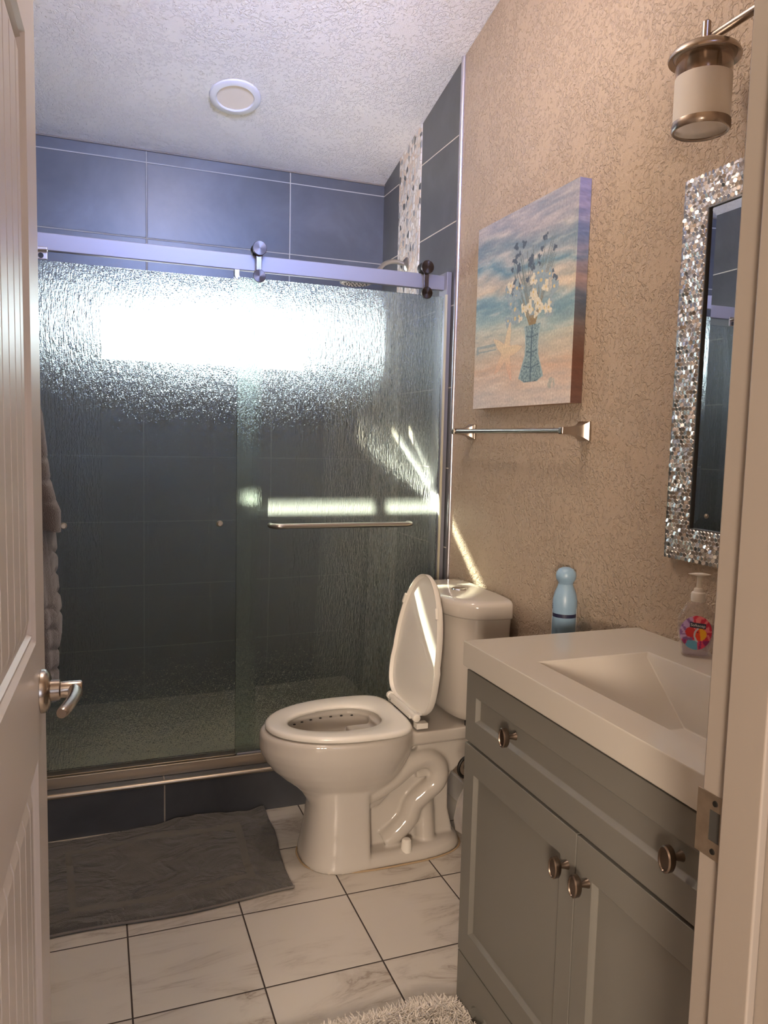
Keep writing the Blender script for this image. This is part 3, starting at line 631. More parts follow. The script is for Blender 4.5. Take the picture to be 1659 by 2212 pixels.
def paint(u, v):
    """u: 0 far (left in view) .. 1 near; v: 0 top .. 1 bottom"""
    t = v - .10 * (u - .5) * (1 if v < .65 else .3)
    c = band(max(0, min(1, t + .045 * nz(u * .35, v, 6)))); n = nz(u * .35, v * 2.2, 14, 3)
    c = lerp(c, (225, 215, 200), max(0, n) * .55) if n > 0 else lerp(c, (92, 120, 140), -n * .45 * (1 if v < .62 else .35))
    # sand side plants, jetty
    if .02 < u < .26 and .655 < v < .70 and (v < .668 or .683 < v < .69 or (u < .05)): c = lerp(c, (120, 140, 150), .6)
    # starfish
    dx, dy = (u - .37) * .97, v - .715; r = math.hypot(dx, dy); a = math.atan2(dy, dx)
    k = abs(((a + 1.35) / (2 * PI / 5)) % 1 - .5) * 2; lim = .055 + .115 * (k ** 2.0)
    if r < lim: c = lerp(lerp((222, 198, 160), (212, 168, 146), max(0, dy * 8)), c, .30) if lim - r > .006 else lerp((190, 160, 140), c, .3)
    for s0, e0 in STEM:
        if v < .64 and abs(u - .62) < .26:
            d, tt = seg_d(u, v, s0, e0)
            if d < .0035: c = lerp(c, (140, 118, 82) if tt < .45 else (105, 118, 118), .75)
    # blue leaf haze behind flowers
    h = math.hypot((u - .63) / .20, (v - .46) / .11)
    if h < 1: c = lerp(c, (135, 155, 165), .5 * (1 - h) + .35 * max(0, nz(u, v, 30, 5)))
    for fx, fy, fr_, fc in FL:
        q = math.hypot(u - fx, (v - fy) * 1.05)
        if q < fr_ * (1 + .28 * math.sin(3 * math.atan2(v - fy, u - fx) + fx * 40) + .7 * nz(u, v, 38, fx * 9)): c = fc if q > fr_ * .3 or fc[0] < 100 else (205, 185, 130)
    # vase
    if .60 < v < .885:
        w = [(.60, .082), (.64, .070), (.70, .062), (.75, .066), (.82, .102), (.86, .122), (.885, .06)]
        for (a_, wa), (b_, wb) in zip(w[:-1], w[1:]):
            if a_ <= v <= b_: ww = wa + (wb - wa) * (v - a_) / (b_ - a_)
        q = abs(u - .632)
        if q < ww:
            m = nz(u * 1.4, v * 1.4, 75, 9)
            c = lerp((150, 172, 174), (96, 122, 134), .5 + m * 1.5)
            if abs((v + .18 * q - .66) % .075) < .006 or q < .006: c = (82, 104, 118)
            if ww - q < .010: c = (150, 172, 178)
    q = math.hypot((u - .83), (v - .90) * 1.2)
    if q < .035 and nz(u, v, 40, 2) > -.1: c = lerp(c, (150, 160, 155), .6)
    g = 1 + .10 * nz(u, v, 90, 1)
    return tuple(max(0, min(255, x * g)) for x in c)
bm = B(); cl = bm.loops.layers.color.new('Col') if False else None
verts = []; cols = []
fl = bm.verts.layers.float_color.new('Col')
grid = []
for j_ in range(NV + 1):
    rowv = []
    for i in range(NU + 1):
        u, v = i / NU, j_ / NV; q = bm.verts.new((-pd, py1 + (py0 - py1) * u, pz1 + (pz0 - pz1) * v)); q[fl] = (*s2l(paint(u, v)), 1); rowv.append(q)
    grid.append(rowv)
for j_ in range(NV):
    for i in range(NU): bm.faces.new((grid[j_][i], grid[j_][i + 1], grid[j_ + 1][i + 1], grid[j_ + 1][i]))
mk('canvas_face', bm, M['print'], pc)
bm = B(); fl = bm.verts.layers.float_color.new('Col')
def strip(getp, n, uv, tint):
    A = []
    for i in range(n + 1):
        t = i / n; row_ = []
        for k in range(5):
            f = k / 4; q = bm.verts.new(getp(t, f)); c = paint(*uv(t, f)); c = tuple(x * y for x, y in zip(c, tint(t))); q[fl] = (*s2l(c), 1); row_.append(q)
        A.append(row_)
    for i in range(n):
        for k in range(4): bm.faces.new((A[i][k], A[i][k + 1], A[i + 1][k + 1], A[i + 1][k]))
xe = lambda f: -pd + (pd - .001) * f
edge_light_tint = lambda t: lerp((.92, .92, 1.12), (.50, .38, .35), (t - .25) * 1.9)  # bluish daylight above fading to dim brown, put into the side edge colour
strip(lambda t, f: (xe(f), py0, pz1 + (pz0 - pz1) * t), 200, lambda t, f: (1 - f * .04, t), edge_light_tint)
strip(lambda t, f: (xe(f), py1, pz1 + (pz0 - pz1) * t), 200, lambda t, f: (f * .04, t), edge_light_tint)
strip(lambda t, f: (xe(f), py1 + (py0 - py1) * t, pz1), 120, lambda t, f: (t, f * .04), lambda t: (1, 1, 1.05))
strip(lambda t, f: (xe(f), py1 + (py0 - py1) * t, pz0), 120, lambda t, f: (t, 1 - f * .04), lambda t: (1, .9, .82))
mk('canvas_edge', bm, M['print'], pc)

# ------------------------------------------------------------------ towel bar on the wall
tb = thing('wall_towel_bar', (0, 2.13, 1.384), 'satin nickel towel bar with flared square mounts on the beige wall under the canvas', 'towel bar')
bm = B(); tube(bm, [(-.070, 1.80, 1.384), (-.070, 2.495, 1.384)], .0075, 18); mk('bar', bm, M['nickel'], tb, smooth=True)
def sq(c, h, x, w=None): w = w or h; return [(x, c + h * a, 1.384 + w * b) for a, b in ((-1, -1), (1, -1), (1, 1), (-1, 1))]
for yb in (1.795, 2.473):
    bm = B(); loft(bm, [sq(yb, .027, -.001), sq(yb, .027, -.006), sq(yb, .022, -.012), sq(yb, .016, -.024), sq(yb, .0118, -.042), sq(yb, .0102, -.060), sq(yb, .0102, -.080), sq(yb, .007, -.083)])
    mk('mount', bm, M['nickel'], tb, bevel=.0012, smooth=True, angle=40)

# ------------------------------------------------------------------ vanity light
vl = thing('vanity_light', (0, 1.0, 2.163), 'unlit bar vanity light with a frosted cylinder shade under a metal disc, upper right', 'wall lamp')
lx, ly = -.12, 1.285
bm = B(); tube(bm, [(lx + .012, 1.365, 2.163), (lx + .012, .70, 2.163)], .009, 16); mk('bar', bm, M['nickel'], vl, smooth=True)
bm = B(); lathe(bm, [(.055, 0), (.055, -.012), (.045, -.018), (.01, -.02), (.008, -.105)], (-.001, .93, 2.163), 'x', 32); mk('wall_plate', bm, M['nickel'], vl, smooth=True)
bm = B(); lathe(bm, [(.0085, 2.140), (.0085, 2.190), (.006, 2.193), (.0005, 2.193)], (lx, ly, 0), 'z', 20); mk('post', bm, M['nickel'], vl, smooth=True)
bm = B(); lathe(bm, [(.010, 2.146), (.030, 2.143), (.052, 2.140), (.064, 2.133), (.070, 2.122), (.069, 2.118), (.060, 2.124), (.054, 2.120), (.0005, 2.126)], (lx, ly, 0), 'z', 48); dk = mk('cap_disc', bm, M['nickel'], vl, smooth=True, angle=50)
bm = B(); lathe(bm, [(.032, 2.124), (.034, 2.078), (.030, 2.076), (.0005, 2.078)], (lx, ly, 0), 'z', 32); mk('socket_cup', bm, M['nickel'], dk, smooth=True)
bm = B(); lathe(bm, [(.0545, 2.120), (.0545, 2.083), (.0525, 2.083), (.0525, 2.120), (.0545, 2.120)], (lx, ly, 0), 'z', 48, cap=False); mk('clear_glass_band', bm, M['clear'], vl, smooth=True)
bm = B(); lathe(bm, [(.0545, 2.083), (.0545, 1.988), (.0525, 1.986), (.0525, 2.083), (.0545, 2.083)], (lx, ly, 0), 'z', 48, cap=False); sd_ = mk('glass_shade', bm, M['frost'], vl, smooth=True, label='frosted glass cylinder shade')
bm = B(); lathe(bm, [(.0562, 1.997), (.0568, 1.992), (.0565, 1.983), (.054, 1.980), (.050, 1.981), (.050, 1.984), (.0535, 1.987), (.0550, 1.997), (.0562, 1.997)], (lx, ly, 0), 'z', 48, cap=False); mk('shade_ring', bm, M['nickel'], sd_, smooth=True, angle=60)
# ------------------------------------------------------------------ recessed ceiling light
cl_ = thing('recessed_ceiling_light', (-.759, 3.054, cz(3.054)), 'round white recessed light, unlit, in the sloped ceiling over the shower', 'ceiling light', rot=(math.atan(-CS), 0, 0))
bm = B(); lathe(bm, [(.069, .0), (.069, -.006), (.072, -.009), (.092, -.009), (.096, -.006), (.097, .0)], (0, 0, 0), 'z', 64, cap=False); mk('trim_ring', bm, M['lighttrim'], cl_, smooth=True, angle=40, local=True)
bm = B(); lathe(bm, [(.071, -.003), (.0005, -.0045)], (0, 0, 0), 'z', 64, cap=False); mk('diffuser', bm, M['diffuser'], cl_, local=True)

# ------------------------------------------------------------------ door (open, seen along its face)
DW, DH, DT = .715, 2.03, .035
do = bpy.data.objects.new('door_1', None); COL.objects.link(do); do.location = (-1.3745, .575, .008); do.rotation_euler = (0, 0, PI / 2 - math.radians(2.2)); do['kind'] = 'structure'
do['label'] = 'white panelled bathroom door standing open at the left edge'
WL[do.name] = Vector((0, 0, 0))
def dh(u, z):
    for (u0, u1, z0, z1) in ((.105, DW - .112, 1.035, 1.868), (.105, DW - .112, .20, .862)):
        if u0 < u < u1 and z0 < z < z1:
            e = min(u - u0, u1 - u, z - z0, z1 - z); es = min(u - u0, u1 - u)
            g = (u - u0 - .035) % .052; groove = max(0, 1 - abs(g - .026) / .0032) * .0045 if es > .033 else 0
            if e < .006: return -.006 * (e / .006)
            if e < .014: return -.006 + .002 * (e - .006) / .008
            if e < .018: return -.004 - .006 * (e - .014) / .004
            if e < .045: return -.010 + .0065 * (e - .018) / .027 - (groove if e > .036 else 0)
            return -.0035 - groove
    return 0.0
bm = B()
us = sorted(set([round(x, 5) for x in np.linspace(0, DW, 60)] + [round(b + d, 5) for b in (.105,) for d in (0, .003, .006, .010, .014, .016, .018, .03, .045)] + [round(DW - .112 - d, 5) for d in (0, .003, .006, .010, .014, .016, .018, .03, .045)] + [round(.105 + .035 + .026 + .052 * k + d, 5) for k in range(9) for d in (-.0033, -.0015, 0, .0015, .0033)]))
zs = [0.0, .1]
for a_, b_ in ((.20, .862), (1.035, 1.868)): zs += [a_ + d for d in (0, .003, .006, .010, .014, .016, .018, .03, .036, .037, .045)] + list(np.linspace(a_ + .06, b_ - .06, 10)) + [b_ - d for d in (0, .003, .006, .010, .014, .016, .018, .03, .036, .037, .045)]
zs = sorted(set([round(float(z_), 5) for z_ in zs + [.95, DH]]))
G = [[bm.verts.new((u, -dh(u, z_) * -1 if False else -0.0 - dh(u, z_) * 1.0 * 1, z_)) for u in us] for z_ in zs]
for a, b in zip(G[:-1], G[1:]):
    for i in range(len(us) - 1): bm.faces.new((a[i], a[i + 1], b[i + 1], b[i]))
bk = [[bm.verts.new((u, DT, z_)) for u in (0, DW)] for z_ in (0, DH)]
bm.faces.new((bk[0][0], bk[1][0], bk[1][1], bk[0][1]))
bm.faces.new([G[0][i] for i in range(len(us))][::-1] + [bk[0][0], bk[0][1]][:2]); bm.faces.new([G[-1][i] for i in range(len(us))] + [bk[1][1], bk[1][0]])
bm.faces.new([g[0] for g in G] + [bk[1][0], bk[0][0]]); bm.faces.new([g[-1] for g in G][::-1] + [bk[0][1], bk[1][1]])
mk('door_leaf', bm, M['door'], do, local=True)
hx, hz = DW - .060, .948
bm = B(); lathe(bm, [(.0005, -.014), (.020, -.014), (.028, -.011), (.0325, -.006), (.033, -.0005), (.0005, -.0005)], (hx, 0, hz), 'y', 40); hr = mk('door_rose', bm, M['nickel'], do, smooth=True, local=True, angle=50)
bm = B(); lathe(bm, [(.016, -.012), (.016, -.026), (.0125, -.028), (.0125, -.056), (.011, -.058), (.0005, -.058)], (hx, 0, hz), 'y', 28)
tube(bm, smoothpath([(hx, -.047, hz), (hx - .03, -.049, hz), (hx - .07, -.044, hz - .001), (hx - .10, -.036, hz - .003)], 6), [.0105, .0105, .0102, .010, .010, .0098, .0096, .0094, .0092, .009, .0088, .0086, .0085, .0085, .0085, .0085, .0085, .008, .007], 14)
mk('door_handle', bm, M['nickel'], do, smooth=True, local=True, angle=45)
bm = B(); lathe(bm, [(.0035, -.0012), (.0005, -.0012)], (hx - .0, -.040, hz - .0125), 'y', 12); mk('set_screw', bm, M['rubber'], do, local=True)
# strike plate on the right jamb
sp = thing('strike_plate', (JX, .572, .965), 'worn brass strike plate screwed to the white door jamb at lower right', 'strike plate')
bm = B(); X_ = JX - .0015
ya, yb_, za, zb_ = .553, .592, .932, .998; hy0, hy1, hz0, hz1 = .561, .575, .950, .982
for d in ((X_, JX - .0002, ya, hy0, za, zb_), (X_, JX - .0002, hy1, yb_, za, zb_), (X_, JX - .0002, hy0, hy1, za, hz0), (X_, JX - .0002, hy0, hy1, hz1, zb_)): bx(bm, *d)
M['brass'] = simple('worn_strike_metal', (0.36, 0.29, 0.22), 0.4, 0.9, None, .3, 60)
mk('plate', bm, M['brass'], sp)
bm = B(); bx(bm, JX - .001, JX - .0001, hy0 - .001, hy1 + .001, hz0 - .001, hz1 + .001); mk('latch_hole', bm, M['gap'], sp)
for z_ in (.940, .990):
    bm = B(); lathe(bm, [(.0032, 0), (.0028, -.0012), (.0005, -.0012)], (X_, .568, z_), 'x', 12); mk('screw', bm, M['black'], sp)

# ------------------------------------------------------------------ towel on the left wall
tw = thing('hanging_towel', (XL, 2.0, 1.46), 'grey-brown terry towel hanging on the left wall behind the open door', 'towel')
def drape(name, prof, yc, yw, folds, seed):
    """prof: (z, x reach) of the outer silhouette; thick folded terry sheet"""
    bm = B(); n = 40; rows = []
    for z_, xr in prof:
        r = []
        for k in range(n):
            a = 2 * PI * k / n; c, s_ = math.cos(a), math.sin(a)
            fx = (xr - (XL + .02)) / 2; xm = XL + .02 + fx
            ww = yw * (0.25 + .75 * min(1, (1.47 - z_) / .25))
            w = 1 + .10 * math.sin(folds * a + seed + z_ * 3)
            r.append((min(xr + .003, xm + fx * c * w), yc + ww * s_ * w, z_ + .006 * math.sin(5 * a + seed)))
        rows.append(r)
    loft(bm, rows); return mk(name, bm, M['towel'], tw, smooth=True, angle=80)
def dense(pf, grooves):
    out = []
    for (z0, x0), (z1, x1) in zip(pf[:-1], pf[1:]):
        m = max(2, int(abs(z1 - z0) / .006))
        for k in range(m):
            t = k / m; z_ = z0 + (z1 - z0) * t; x = x0 + (x1 - x0) * t
            g = min([abs(z_ - q) for q in grooves] + [1]); x -= .007 * max(0, 1 - g / .008) ** .7 if g < .008 else 0
            out.append((z_, x))
    out.append(pf[-1]); return out
drape('towel_layer', dense([(1.47, -1.45), (1.44, -1.405), (1.39, -1.385), (1.32, -1.377), (1.235, -1.368), (1.19, -1.357), (1.165, -1.349), (1.115, -1.350)], (1.285, 1.235, 1.185)), 2.0, .10, 5, .5)
drape('towel_layer', dense([(1.45, -1.46), (1.30, -1.40), (1.13, -1.366), (1.05, -1.358), (.98, -1.356), (.90, -1.346), (.845, -1.347), (.83, -1.35)], (1.05, 1.0, .95, .90)), 2.03, .09, 4, 2.1)
drape('towel_layer', dense([(1.40, -1.46), (1.12, -1.385), (1.0, -1.373), (.90, -1.362), (.80, -1.360), (.72, -1.362), (.70, -1.366)], (.93, .88, .83, .78)), 1.96, .08, 6, 4.0)
bm = B(); lathe(bm, [(.016, 0), (.016, .004), (.006, .008), (.006, .05), (.010, .055), (.0005, .058)], (XL + .0005, 2.0, 1.465), 'x', 20)
hk = mk('wall_hook', bm, M['nickel']); tag(hk, 'nickel wall hook carrying the grey-brown towel behind the door', 'hook')
hk.modifiers.clear()

# ------------------------------------------------------------------ bath mat (terry)
def hgt(x, y):
    return .012 * abs(nz(x, y, 4.2, 4)) + .009 * max(0, math.sin(9 * y + 3.5 * x + 2.2 * nz(x, y, 2.0, 8))) ** 6 + .007 * max(0, math.sin(13 * y - 6 * x + 3 * nz(x, y, 2.4, 1))) ** 8
bmat = thing('bath_mat', (-1.08, 2.37, 0), 'dark grey crumpled terry bath mat on the floor along the shower curb', 'bath mat')
bm = B(); n1, n2 = 150, 90; T_ = []; Bt = []
A_, Bc, Cc, Dc = Vector((-1.47, 2.615)), Vector((-.715, 2.625)), Vector((-.722, 2.115)), Vector((-1.43, 2.095))
for j_ in range(n2 + 1):
    rt, rb = [], []
    for i in range(n1 + 1):
        s_, t = i / n1, j_ / n2; q = (A_.lerp(Bc, s_)).lerp(Dc.lerp(Cc, s_), t); x, y = q
        y += .010 * math.sin(s_ * 7 + .8) * (1 if t > .5 else -.6) * abs(t - .5) * 2; x += .008 * math.sin(t * 6) * (s_ > .5) * (2 * s_ - 1)
        y = min(y, 2.628)
        e = min(s_, 1 - s_, t, 1 - t)
        z_ = .009 + hgt(x, y) * 1.1; edge = min(1, e / .012); z_ *= (.55 + .45 * edge)
        if s_ > .93 and t < .12: z_ += .018 * (s_ - .93) / .07 * (1 - t / .12)
        inn_ = (.12 < s_ < .86 and .16 < t < .86) and not (.145 < s_ < .825 and .205 < t < .80)
        if inn_: z_ -= .0022
        v = bm.verts.new((x, y, z_)); rt.append(v); rb.append(bm.verts.new((x, y, max(.0012, z_ - .012 if z_ > .02 else .0012))))
    T_.append(rt); Bt.append(rb)
for j_ in range(n2):
    for i in range(n1):
        f = bm.faces.new((T_[j_][i], T_[j_][i + 1], T_[j_ + 1][i + 1], T_[j_ + 1][i])); s_, t = (i + .5) / n1, (j_ + .5) / n2
        f.material_index = 1 if (.12 < s_ < .86 and .16 < t < .86) and not (.145 < s_ < .825 and .205 < t < .80) else 0
        bm.faces.new((Bt[j_][i], Bt[j_ + 1][i], Bt[j_ + 1][i + 1], Bt[j_][i + 1]))
for i in range(n1): bm.faces.new((T_[0][i], Bt[0][i], Bt[0][i + 1], T_[0][i + 1])); bm.faces.new((T_[n2][i], T_[n2][i + 1], Bt[n2][i + 1], Bt[n2][i]))
for j_ in range(n2): bm.faces.new((T_[j_][0], T_[j_ + 1][0], Bt[j_ + 1][0], Bt[j_][0])); bm.faces.new((T_[j_][n1], Bt[j_][n1], Bt[j_ + 1][n1], T_[j_ + 1][n1]))
mk('terry_cloth', bm, [M['mat'], M['mat_band']], bmat, smooth=True, angle=60)
bm = B()
hp = [(T_) for T_ in ()]
def hem(t0, t1, n=60):
    out = []
    for k in range(n + 1):
        t = t0 + (t1 - t0) * k / n; q = Dc.lerp(Cc, t); y = q.y + .010 * math.sin(t * 7 + .8)
        out.append((q.x + .008 * math.sin(6) * (t > .5) * (2 * t - 1), y - .001, .0068))
    return out
tube(bm, hem(0, 1), .0036, 8); mk('hem', bm, simple('pale_hem', (0.19, 0.17, 0.15), .9), bmat, smooth=True, label='paler stitched hem')

# ------------------------------------------------------------------ shag rug in front of the vanity
sr = thing('shag_rug', (-.72, 1.15, 0), 'pale cream shaggy rug on the tiles against the foot of the vanity', 'rug')
bm = B()
def rrect(x0, x1, y0, y1, r, z_, n=8):
    o = []
    for cx, cy, a0 in ((x1 - r, y1 - r, 0), (x0 + r, y1 - r, PI / 2), (x0 + r, y0 + r, PI), (x1 - r, y0 + r, 1.5 * PI)):
        for k in range(n + 1): a = a0 + PI / 2 * k / n; o.append((cx + r * math.cos(a), cy + r * math.sin(a), z_))
    return o
RX0, RX1, RY0, RY1 = -1.02, -.486, .72, 1.525
loft(bm, [rrect(RX0, RX1, RY0, RY1, .05, .0015), rrect(RX0 - .003, RX1 + .001, RY0, RY1, .05, .008), rrect(RX0 + .004, RX1 - .004, RY0 + .005, RY1 - .006, .05, .014)]); mk('rug_backing', bm, M['shag'], sr)
rg = random.Random(5); bm = B()
for k in range(21000):
    x = RX0 + rg.random() * (RX1 - RX0); y = RY1 - (rg.random() ** 1.7) * (RY1 - RY0)
    if math.hypot(max(0, x - (RX1 - .05), (RX0 + .05) - x), max(0, y - (RY1 - .05))) > .05: continue
    L = .026 + rg.random() * .016; a = rg.random() * 2 * PI; ln = .4 + rg.random() * .7; w = .0011 + rg.random() * .0008
    ex = (x - (RX0 + RX1) / 2) * .06; ey = max(0, y - 1.44) * .25
    d = Vector((math.cos(a) * ln, math.sin(a) * ln, 1)).normalized(); sd2 = Vector((-math.sin(a), math.cos(a), 0)) * w; p0 = Vector((x, y, .010)); p1 = p0 + d * L * .6; p2 = p1 + Vector((d.x * 1.6, d.y * 1.6, d.z * .35)) * L * .45
    for q in (p1, p2): q.x = min(q.x + ex * .3, -.4765 if q.y < VL else 9); q.z = max(q.z, .006)
    vs = [bm.verts.new(q) for q in (p0 - sd2, p0 + sd2, p1 + sd2, p1 - sd2, p2 + sd2 * .5, p2 - sd2 * .5)]
    bm.faces.new((vs[0], vs[1], vs[2], vs[3])); bm.faces.new((vs[3], vs[2], vs[4], vs[5]))
pile = mk('pile', bm, M['shag'], sr, kind='stuff')

def spiral(cx, cz_, r0, turns, y, ph0, sgn=1):
    return [(cx + sgn * r0 * (1 - t * .85) * math.cos(ph0 + t * turns * 2 * PI), y, cz_ + r0 * (1 - t * .85) * math.sin(ph0 + t * turns * 2 * PI)) for t in [k / 40 for k in range(41)]]
# ------------------------------------------------------------------ blue can on an iron stand between vanity and tank
st = thing('iron_stand', (-.14, 1.78, 0), 'black scrolled iron stand between the vanity and the toilet tank', 'stand')
sx0, sx1, sy0, sy1, stz = -.245, -.02, 1.63, 1.925, .776
bm = B(); bx(bm, sx0, sx1, sy0, sy1, stz - .012, stz); mk('shelf', bm, M['black'], st, bevel=.002)
for a in (sx0 + .008, sx1 - .008):
    for b in (sy0 + .008, sy1 - .008):
        bm = B(); tube(bm, [(a, b, .0005), (a, b, stz - .012)], .006, 10); mk('leg', bm, M['black'], st, smooth=True)
bm = B()
bm.free()
for zc in (.40, .50, .60):
    for a_ in ((-.262 if zc < .45 else -.20, zc, .042, 1.6, sy1 - .008, 0.3), (-.10, zc, .045, 1.5, sy1 - .008, 2.6, -1)):
        b2 = B(); tube(b2, spiral(*a_), .005, 8); mk('scroll', b2, M['black'], st, smooth=True)
# hanging clear bag
bm = B(); rows = []
for z_, r in ((.405, .012), (.39, .030), (.36, .052), (.32, .066), (.28, .070), (.25, .062), (.235, .035), (.232, .005)):
    rows.append([(-.262 + r * math.cos(2 * PI * k / 40) * (1 + .13 * math.sin(5 * 2 * PI * k / 40 + z_ * 30)), 1.835 + r * 1.1 * math.sin(2 * PI * k / 40) * (1 + .10 * math.sin(7 * 2 * PI * k / 40)), z_) for k in range(40)])
loft(bm, rows); tube(bm, smoothpath([(-.262, 1.835, .40), (-.256, 1.86, .46), (-.245, 1.90, .545)], 5), .003, 6)
bg_ = mk('plastic_bag', bm, M['bag'], smooth=True, angle=80); tag(bg_, 'crumpled clear plastic bag hanging between the toilet and the vanity', 'bag')
bc = thing('spray_can', (-.065, 1.76, stz), 'pale blue air freshener can with a rounded cap and navy band, behind the vanity top', 'spray can')
cx, cy, z0 = -.065, 1.76, stz
bm = B(); lathe(bm, [(.030, .001), (.0325, .004), (.0325, .115), (.0335, .125), (.0330, .145), (.029, .165), (.022, .182), (.0195, .190)], (cx, cy, z0), 'z', 40); cb = mk('can_body', bm, M['bluecan'], bc, smooth=True, angle=60)
bm = B(); lathe(bm, [(.0197, .190), (.0215, .196), (.0265, .204), (.0275, .212), (.0262, .222), (.020, .231), (.010, .2355), (.0005, .2365)], (cx, cy, z0), 'z', 40); mk('cap', bm, M['bluecan'], bc, smooth=True, angle=60)
bm = B(); lathe(bm, [(.0330, .100), (.0331, .1005), (.0331, .1095), (.0330, .110)], (cx, cy, z0), 'z', 48, cap=False); mk('band', bm, M['navy'], cb, label='navy band round the can')
def wrap_patch(name, a0, a1, za, zb_, mat, r=.0334):
    bm = B(); n = 10; lo = [bm.verts.new((cx + r * math.cos(a0 + (a1 - a0) * k / n), cy + r * math.sin(a0 + (a1 - a0) * k / n), z0 + za)) for k in range(n + 1)]; hi = [bm.verts.new((v.co.x, v.co.y, z0 + zb_)) for v in lo]
    for k in range(n): bm.faces.new((lo[k], lo[k + 1], hi[k + 1], hi[k]))
    mk(name, bm, mat, cb)
ca = math.atan2(0 - cy, CAM.x - cx)
wrap_patch('print_panel', ca - 1.75, ca - 1.28, .03, .118, M['whitep']); wrap_patch('print_panel', ca + 1.20, ca + 1.75, .03, .128, M['whitep'])
for k, (za, zb_) in enumerate(((.133, .1345), (.128, .1295), (.1235, .125))): wrap_patch('print_line', ca - 1.45, ca - 1.12, za, zb_, M['navy'], .0337)

# ------------------------------------------------------------------ soap dispenser
so = thing('soap_dispenser', (-.052, 1.283, ZT), 'clear pump soap bottle with a pink oval fish label, on the sink top', 'soap dispenser')
sc = Vector((-.052, 1.283, ZT + .0005)); fa = math.atan2(-sc.y, CAM.x - sc.x) + .22; fu = Vector((math.cos(fa), math.sin(fa), 0)); fv = Vector((-fu.y, fu.x, 0))
def body(prof):
    bm = B(); rings = []
    for h, w, t_ in prof:
        rings.append([sc + fv * (w * (abs(math.cos(a)) ** .8) * (1 if math.cos(a) > 0 else -1)) + fu * (t_ * (abs(math.sin(a)) ** .9) * (1 if math.sin(a) > 0 else -1)) + Vector((0, 0, h)) for a in [2 * PI * k / 48 for k in range(48)]])
    loft(bm, rings); return bm
PF = [(.0, .026, .016), (.003, .029, .019), (.012, .029, .0195), (.022, .031, .020), (.040, .036, .021), (.060, .039, .022), (.080, .0385, .022), (.095, .034, .021), (.108, .026, .018), (.116, .017, .014), (.122, .0125, .0125)]
mk('bottle', body(PF), M['soap'], so, smooth=True, angle=60)
mk('liquid_soap', body([(h * .98 + .002, w - .0025, t_ - .0025) for h, w, t_ in PF[:6]] + [(.069, .036, .0192), (.0695, .034, .018)]), M['liquid'], so, smooth=True, angle=60)
bm = B(); lathe(bm, [(.0145, .120), (.0150, .122), (.0150, .138), (.0135, .140), (.011, .141), (.0095, .148), (.0055, .150), (.0050, .174), (.0005, .174)], sc, 'z', 32); pm = mk('pump_collar', bm, M['pump'], so, smooth=True, angle=50)
bm = B()
rings = []
for f, h, w in ((-1.0, .1765, .0015), (-.8, .1755, .005), (-.3, .172, .0085), (.2, .172, .0085), (.7, .1745, .006), (1.0, .1765, .0015)):
    c = sc + fv * (.0235 * f) + Vector((0, 0, h)); rings.append([c + fu * w * math.cos(2 * PI * k / 12) + Vector((0, 0, (.0055 if math.sin(2 * PI * k / 12) < 0 else .004) * (1.1 - abs(f)) * math.sin(2 * PI * k / 12) + (.179 - h))) for k in range(12)])
loft(bm, rings); mk('pump_head', bm, M['pump'], so, smooth=True, angle=70)
# printed oval label
bm = B(); fl = bm.verts.layers.float_color.new('Col')
LC = sc + Vector((0, 0, .055)) + fv * (-.004)
def lab(x, y):
    r = math.hypot(x, y); a = math.atan2(y, x); n = noise.noise(Vector((a * 2.2, r * 2, 3)))
    st_ = math.sin(a * 11 + 5 * n + r * 3)
    c = (208, 40, 78) if st_ > -.2 else (238, 130, 140)
    if x < -.25: c = (126, 88, 150) if st_ > 0 else (190, 160, 205)
    if y < -.45: c = (95, 165, 200) if x < .1 and math.hypot(x + .2, y + .75) < .42 else ((150, 40, 110) if st_ > 0 else (225, 70, 110))
    if math.hypot((x + .38) / .32, (y - .02) / .30) < 1: c = (200, 45, 50)
    e = math.hypot((x - .22) / .42, (y + .10) / .36)
    if e < 1: c = (232, 70, 38) if x < .2 - y * .2 else (240, 178, 40)
    if abs(math.hypot(x - .30, (y + .12)) - .43) < .055 and x < .12: c = (205, 210, 220)
    if math.hypot(x - .06, y - .04) < .045: c = (120, 25, 20)
    return c
NR, NA = 26, 72; cen = None; prev = None
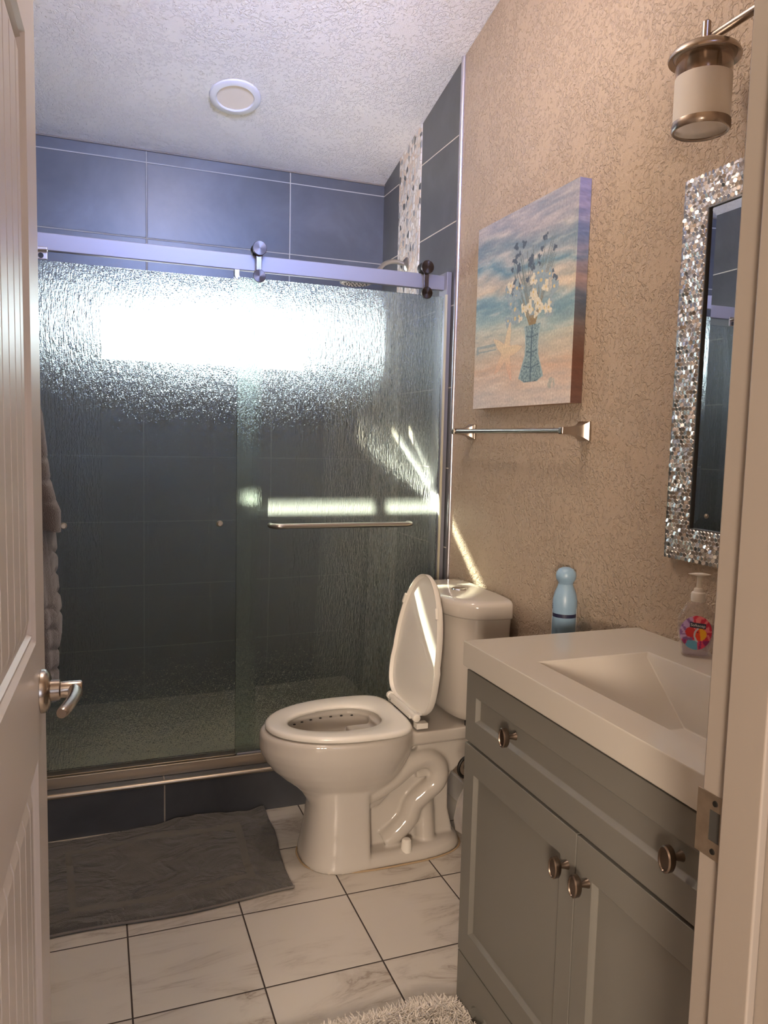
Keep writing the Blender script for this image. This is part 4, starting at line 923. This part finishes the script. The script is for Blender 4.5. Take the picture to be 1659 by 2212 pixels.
def surf(x, y):
    # wrap the label over the bottle front
    px = x * .0345; q = LC + fv * px + Vector((0, 0, y * .0400)); hh = q.z - sc.z
    w = np.interp(hh, [p_[0] for p_ in PF], [p_[1] for p_ in PF]); t_ = np.interp(hh, [p_[0] for p_ in PF], [p_[2] for p_ in PF])
    lx_ = (q - sc).dot(fv); k = max(0, 1 - (abs(lx_) / w) ** 2.5) ** .45
    return q + fu * (t_ * k + .0006)
c0 = bm.verts.new(surf(0, 0)); c0[fl] = (*s2l(lab(0, 0)), 1)
for i in range(1, NR + 1):
    ring = []
    for k in range(NA):
        a = 2 * PI * k / NA; x, y = i / NR * math.cos(a), i / NR * math.sin(a); v = bm.verts.new(surf(x * .93, y * .93)); v[fl] = (*s2l(lab(x, y)), 1); ring.append(v)
    for k in range(NA):
        if prev is None: bm.faces.new((c0, ring[k], ring[(k + 1) % NA]))
        else: bm.faces.new((prev[k], ring[k], ring[(k + 1) % NA], prev[(k + 1) % NA]))
    prev = ring
mk('oval_label', bm, M['label'], so, label='pink and purple oval label with an orange fish')
# navy name plate with lettering
bm = B(); n = 12
for j_ in range(3):
    pass
rowsv = [[bm.verts.new(surf(-.42 + .95 * i / n, y_ - .07 * i / n) + fu * .0004) for i in range(n + 1)] for y_ in (.30, .58)]
for i in range(n): bm.faces.new((rowsv[0][i], rowsv[0][i + 1], rowsv[1][i + 1], rowsv[1][i]))
mk('name_plate', bm, M['navy'], so)
cu = bpy.data.curves.new('lettering', 'FONT'); cu.body = 'Softsoap'; cu.size = .0082; cu.align_x = 'CENTER'; cu.align_y = 'CENTER'; cu.extrude = .0001
tmp = bpy.data.objects.new('tmp', cu); COL.objects.link(tmp); dg = bpy.context.evaluated_depsgraph_get(); me = bpy.data.meshes.new_from_object(tmp.evaluated_get(dg)); bpy.data.objects.remove(tmp)
for v in me.vertices:
    x, y = v.co.x / .0325 + .055, v.co.y / .0385 + .44 - .07 * (v.co.x / .0325 / .95 + .5); q = surf(x, y) + fu * (.0007 + v.co.z); v.co = q
me.materials.clear(); me.materials.append(M['whitep'])
lt = bpy.data.objects.new('lettering', me); COL.objects.link(lt); lt.parent = so; lt.matrix_parent_inverse = Matrix.Translation(-WL[so.name])
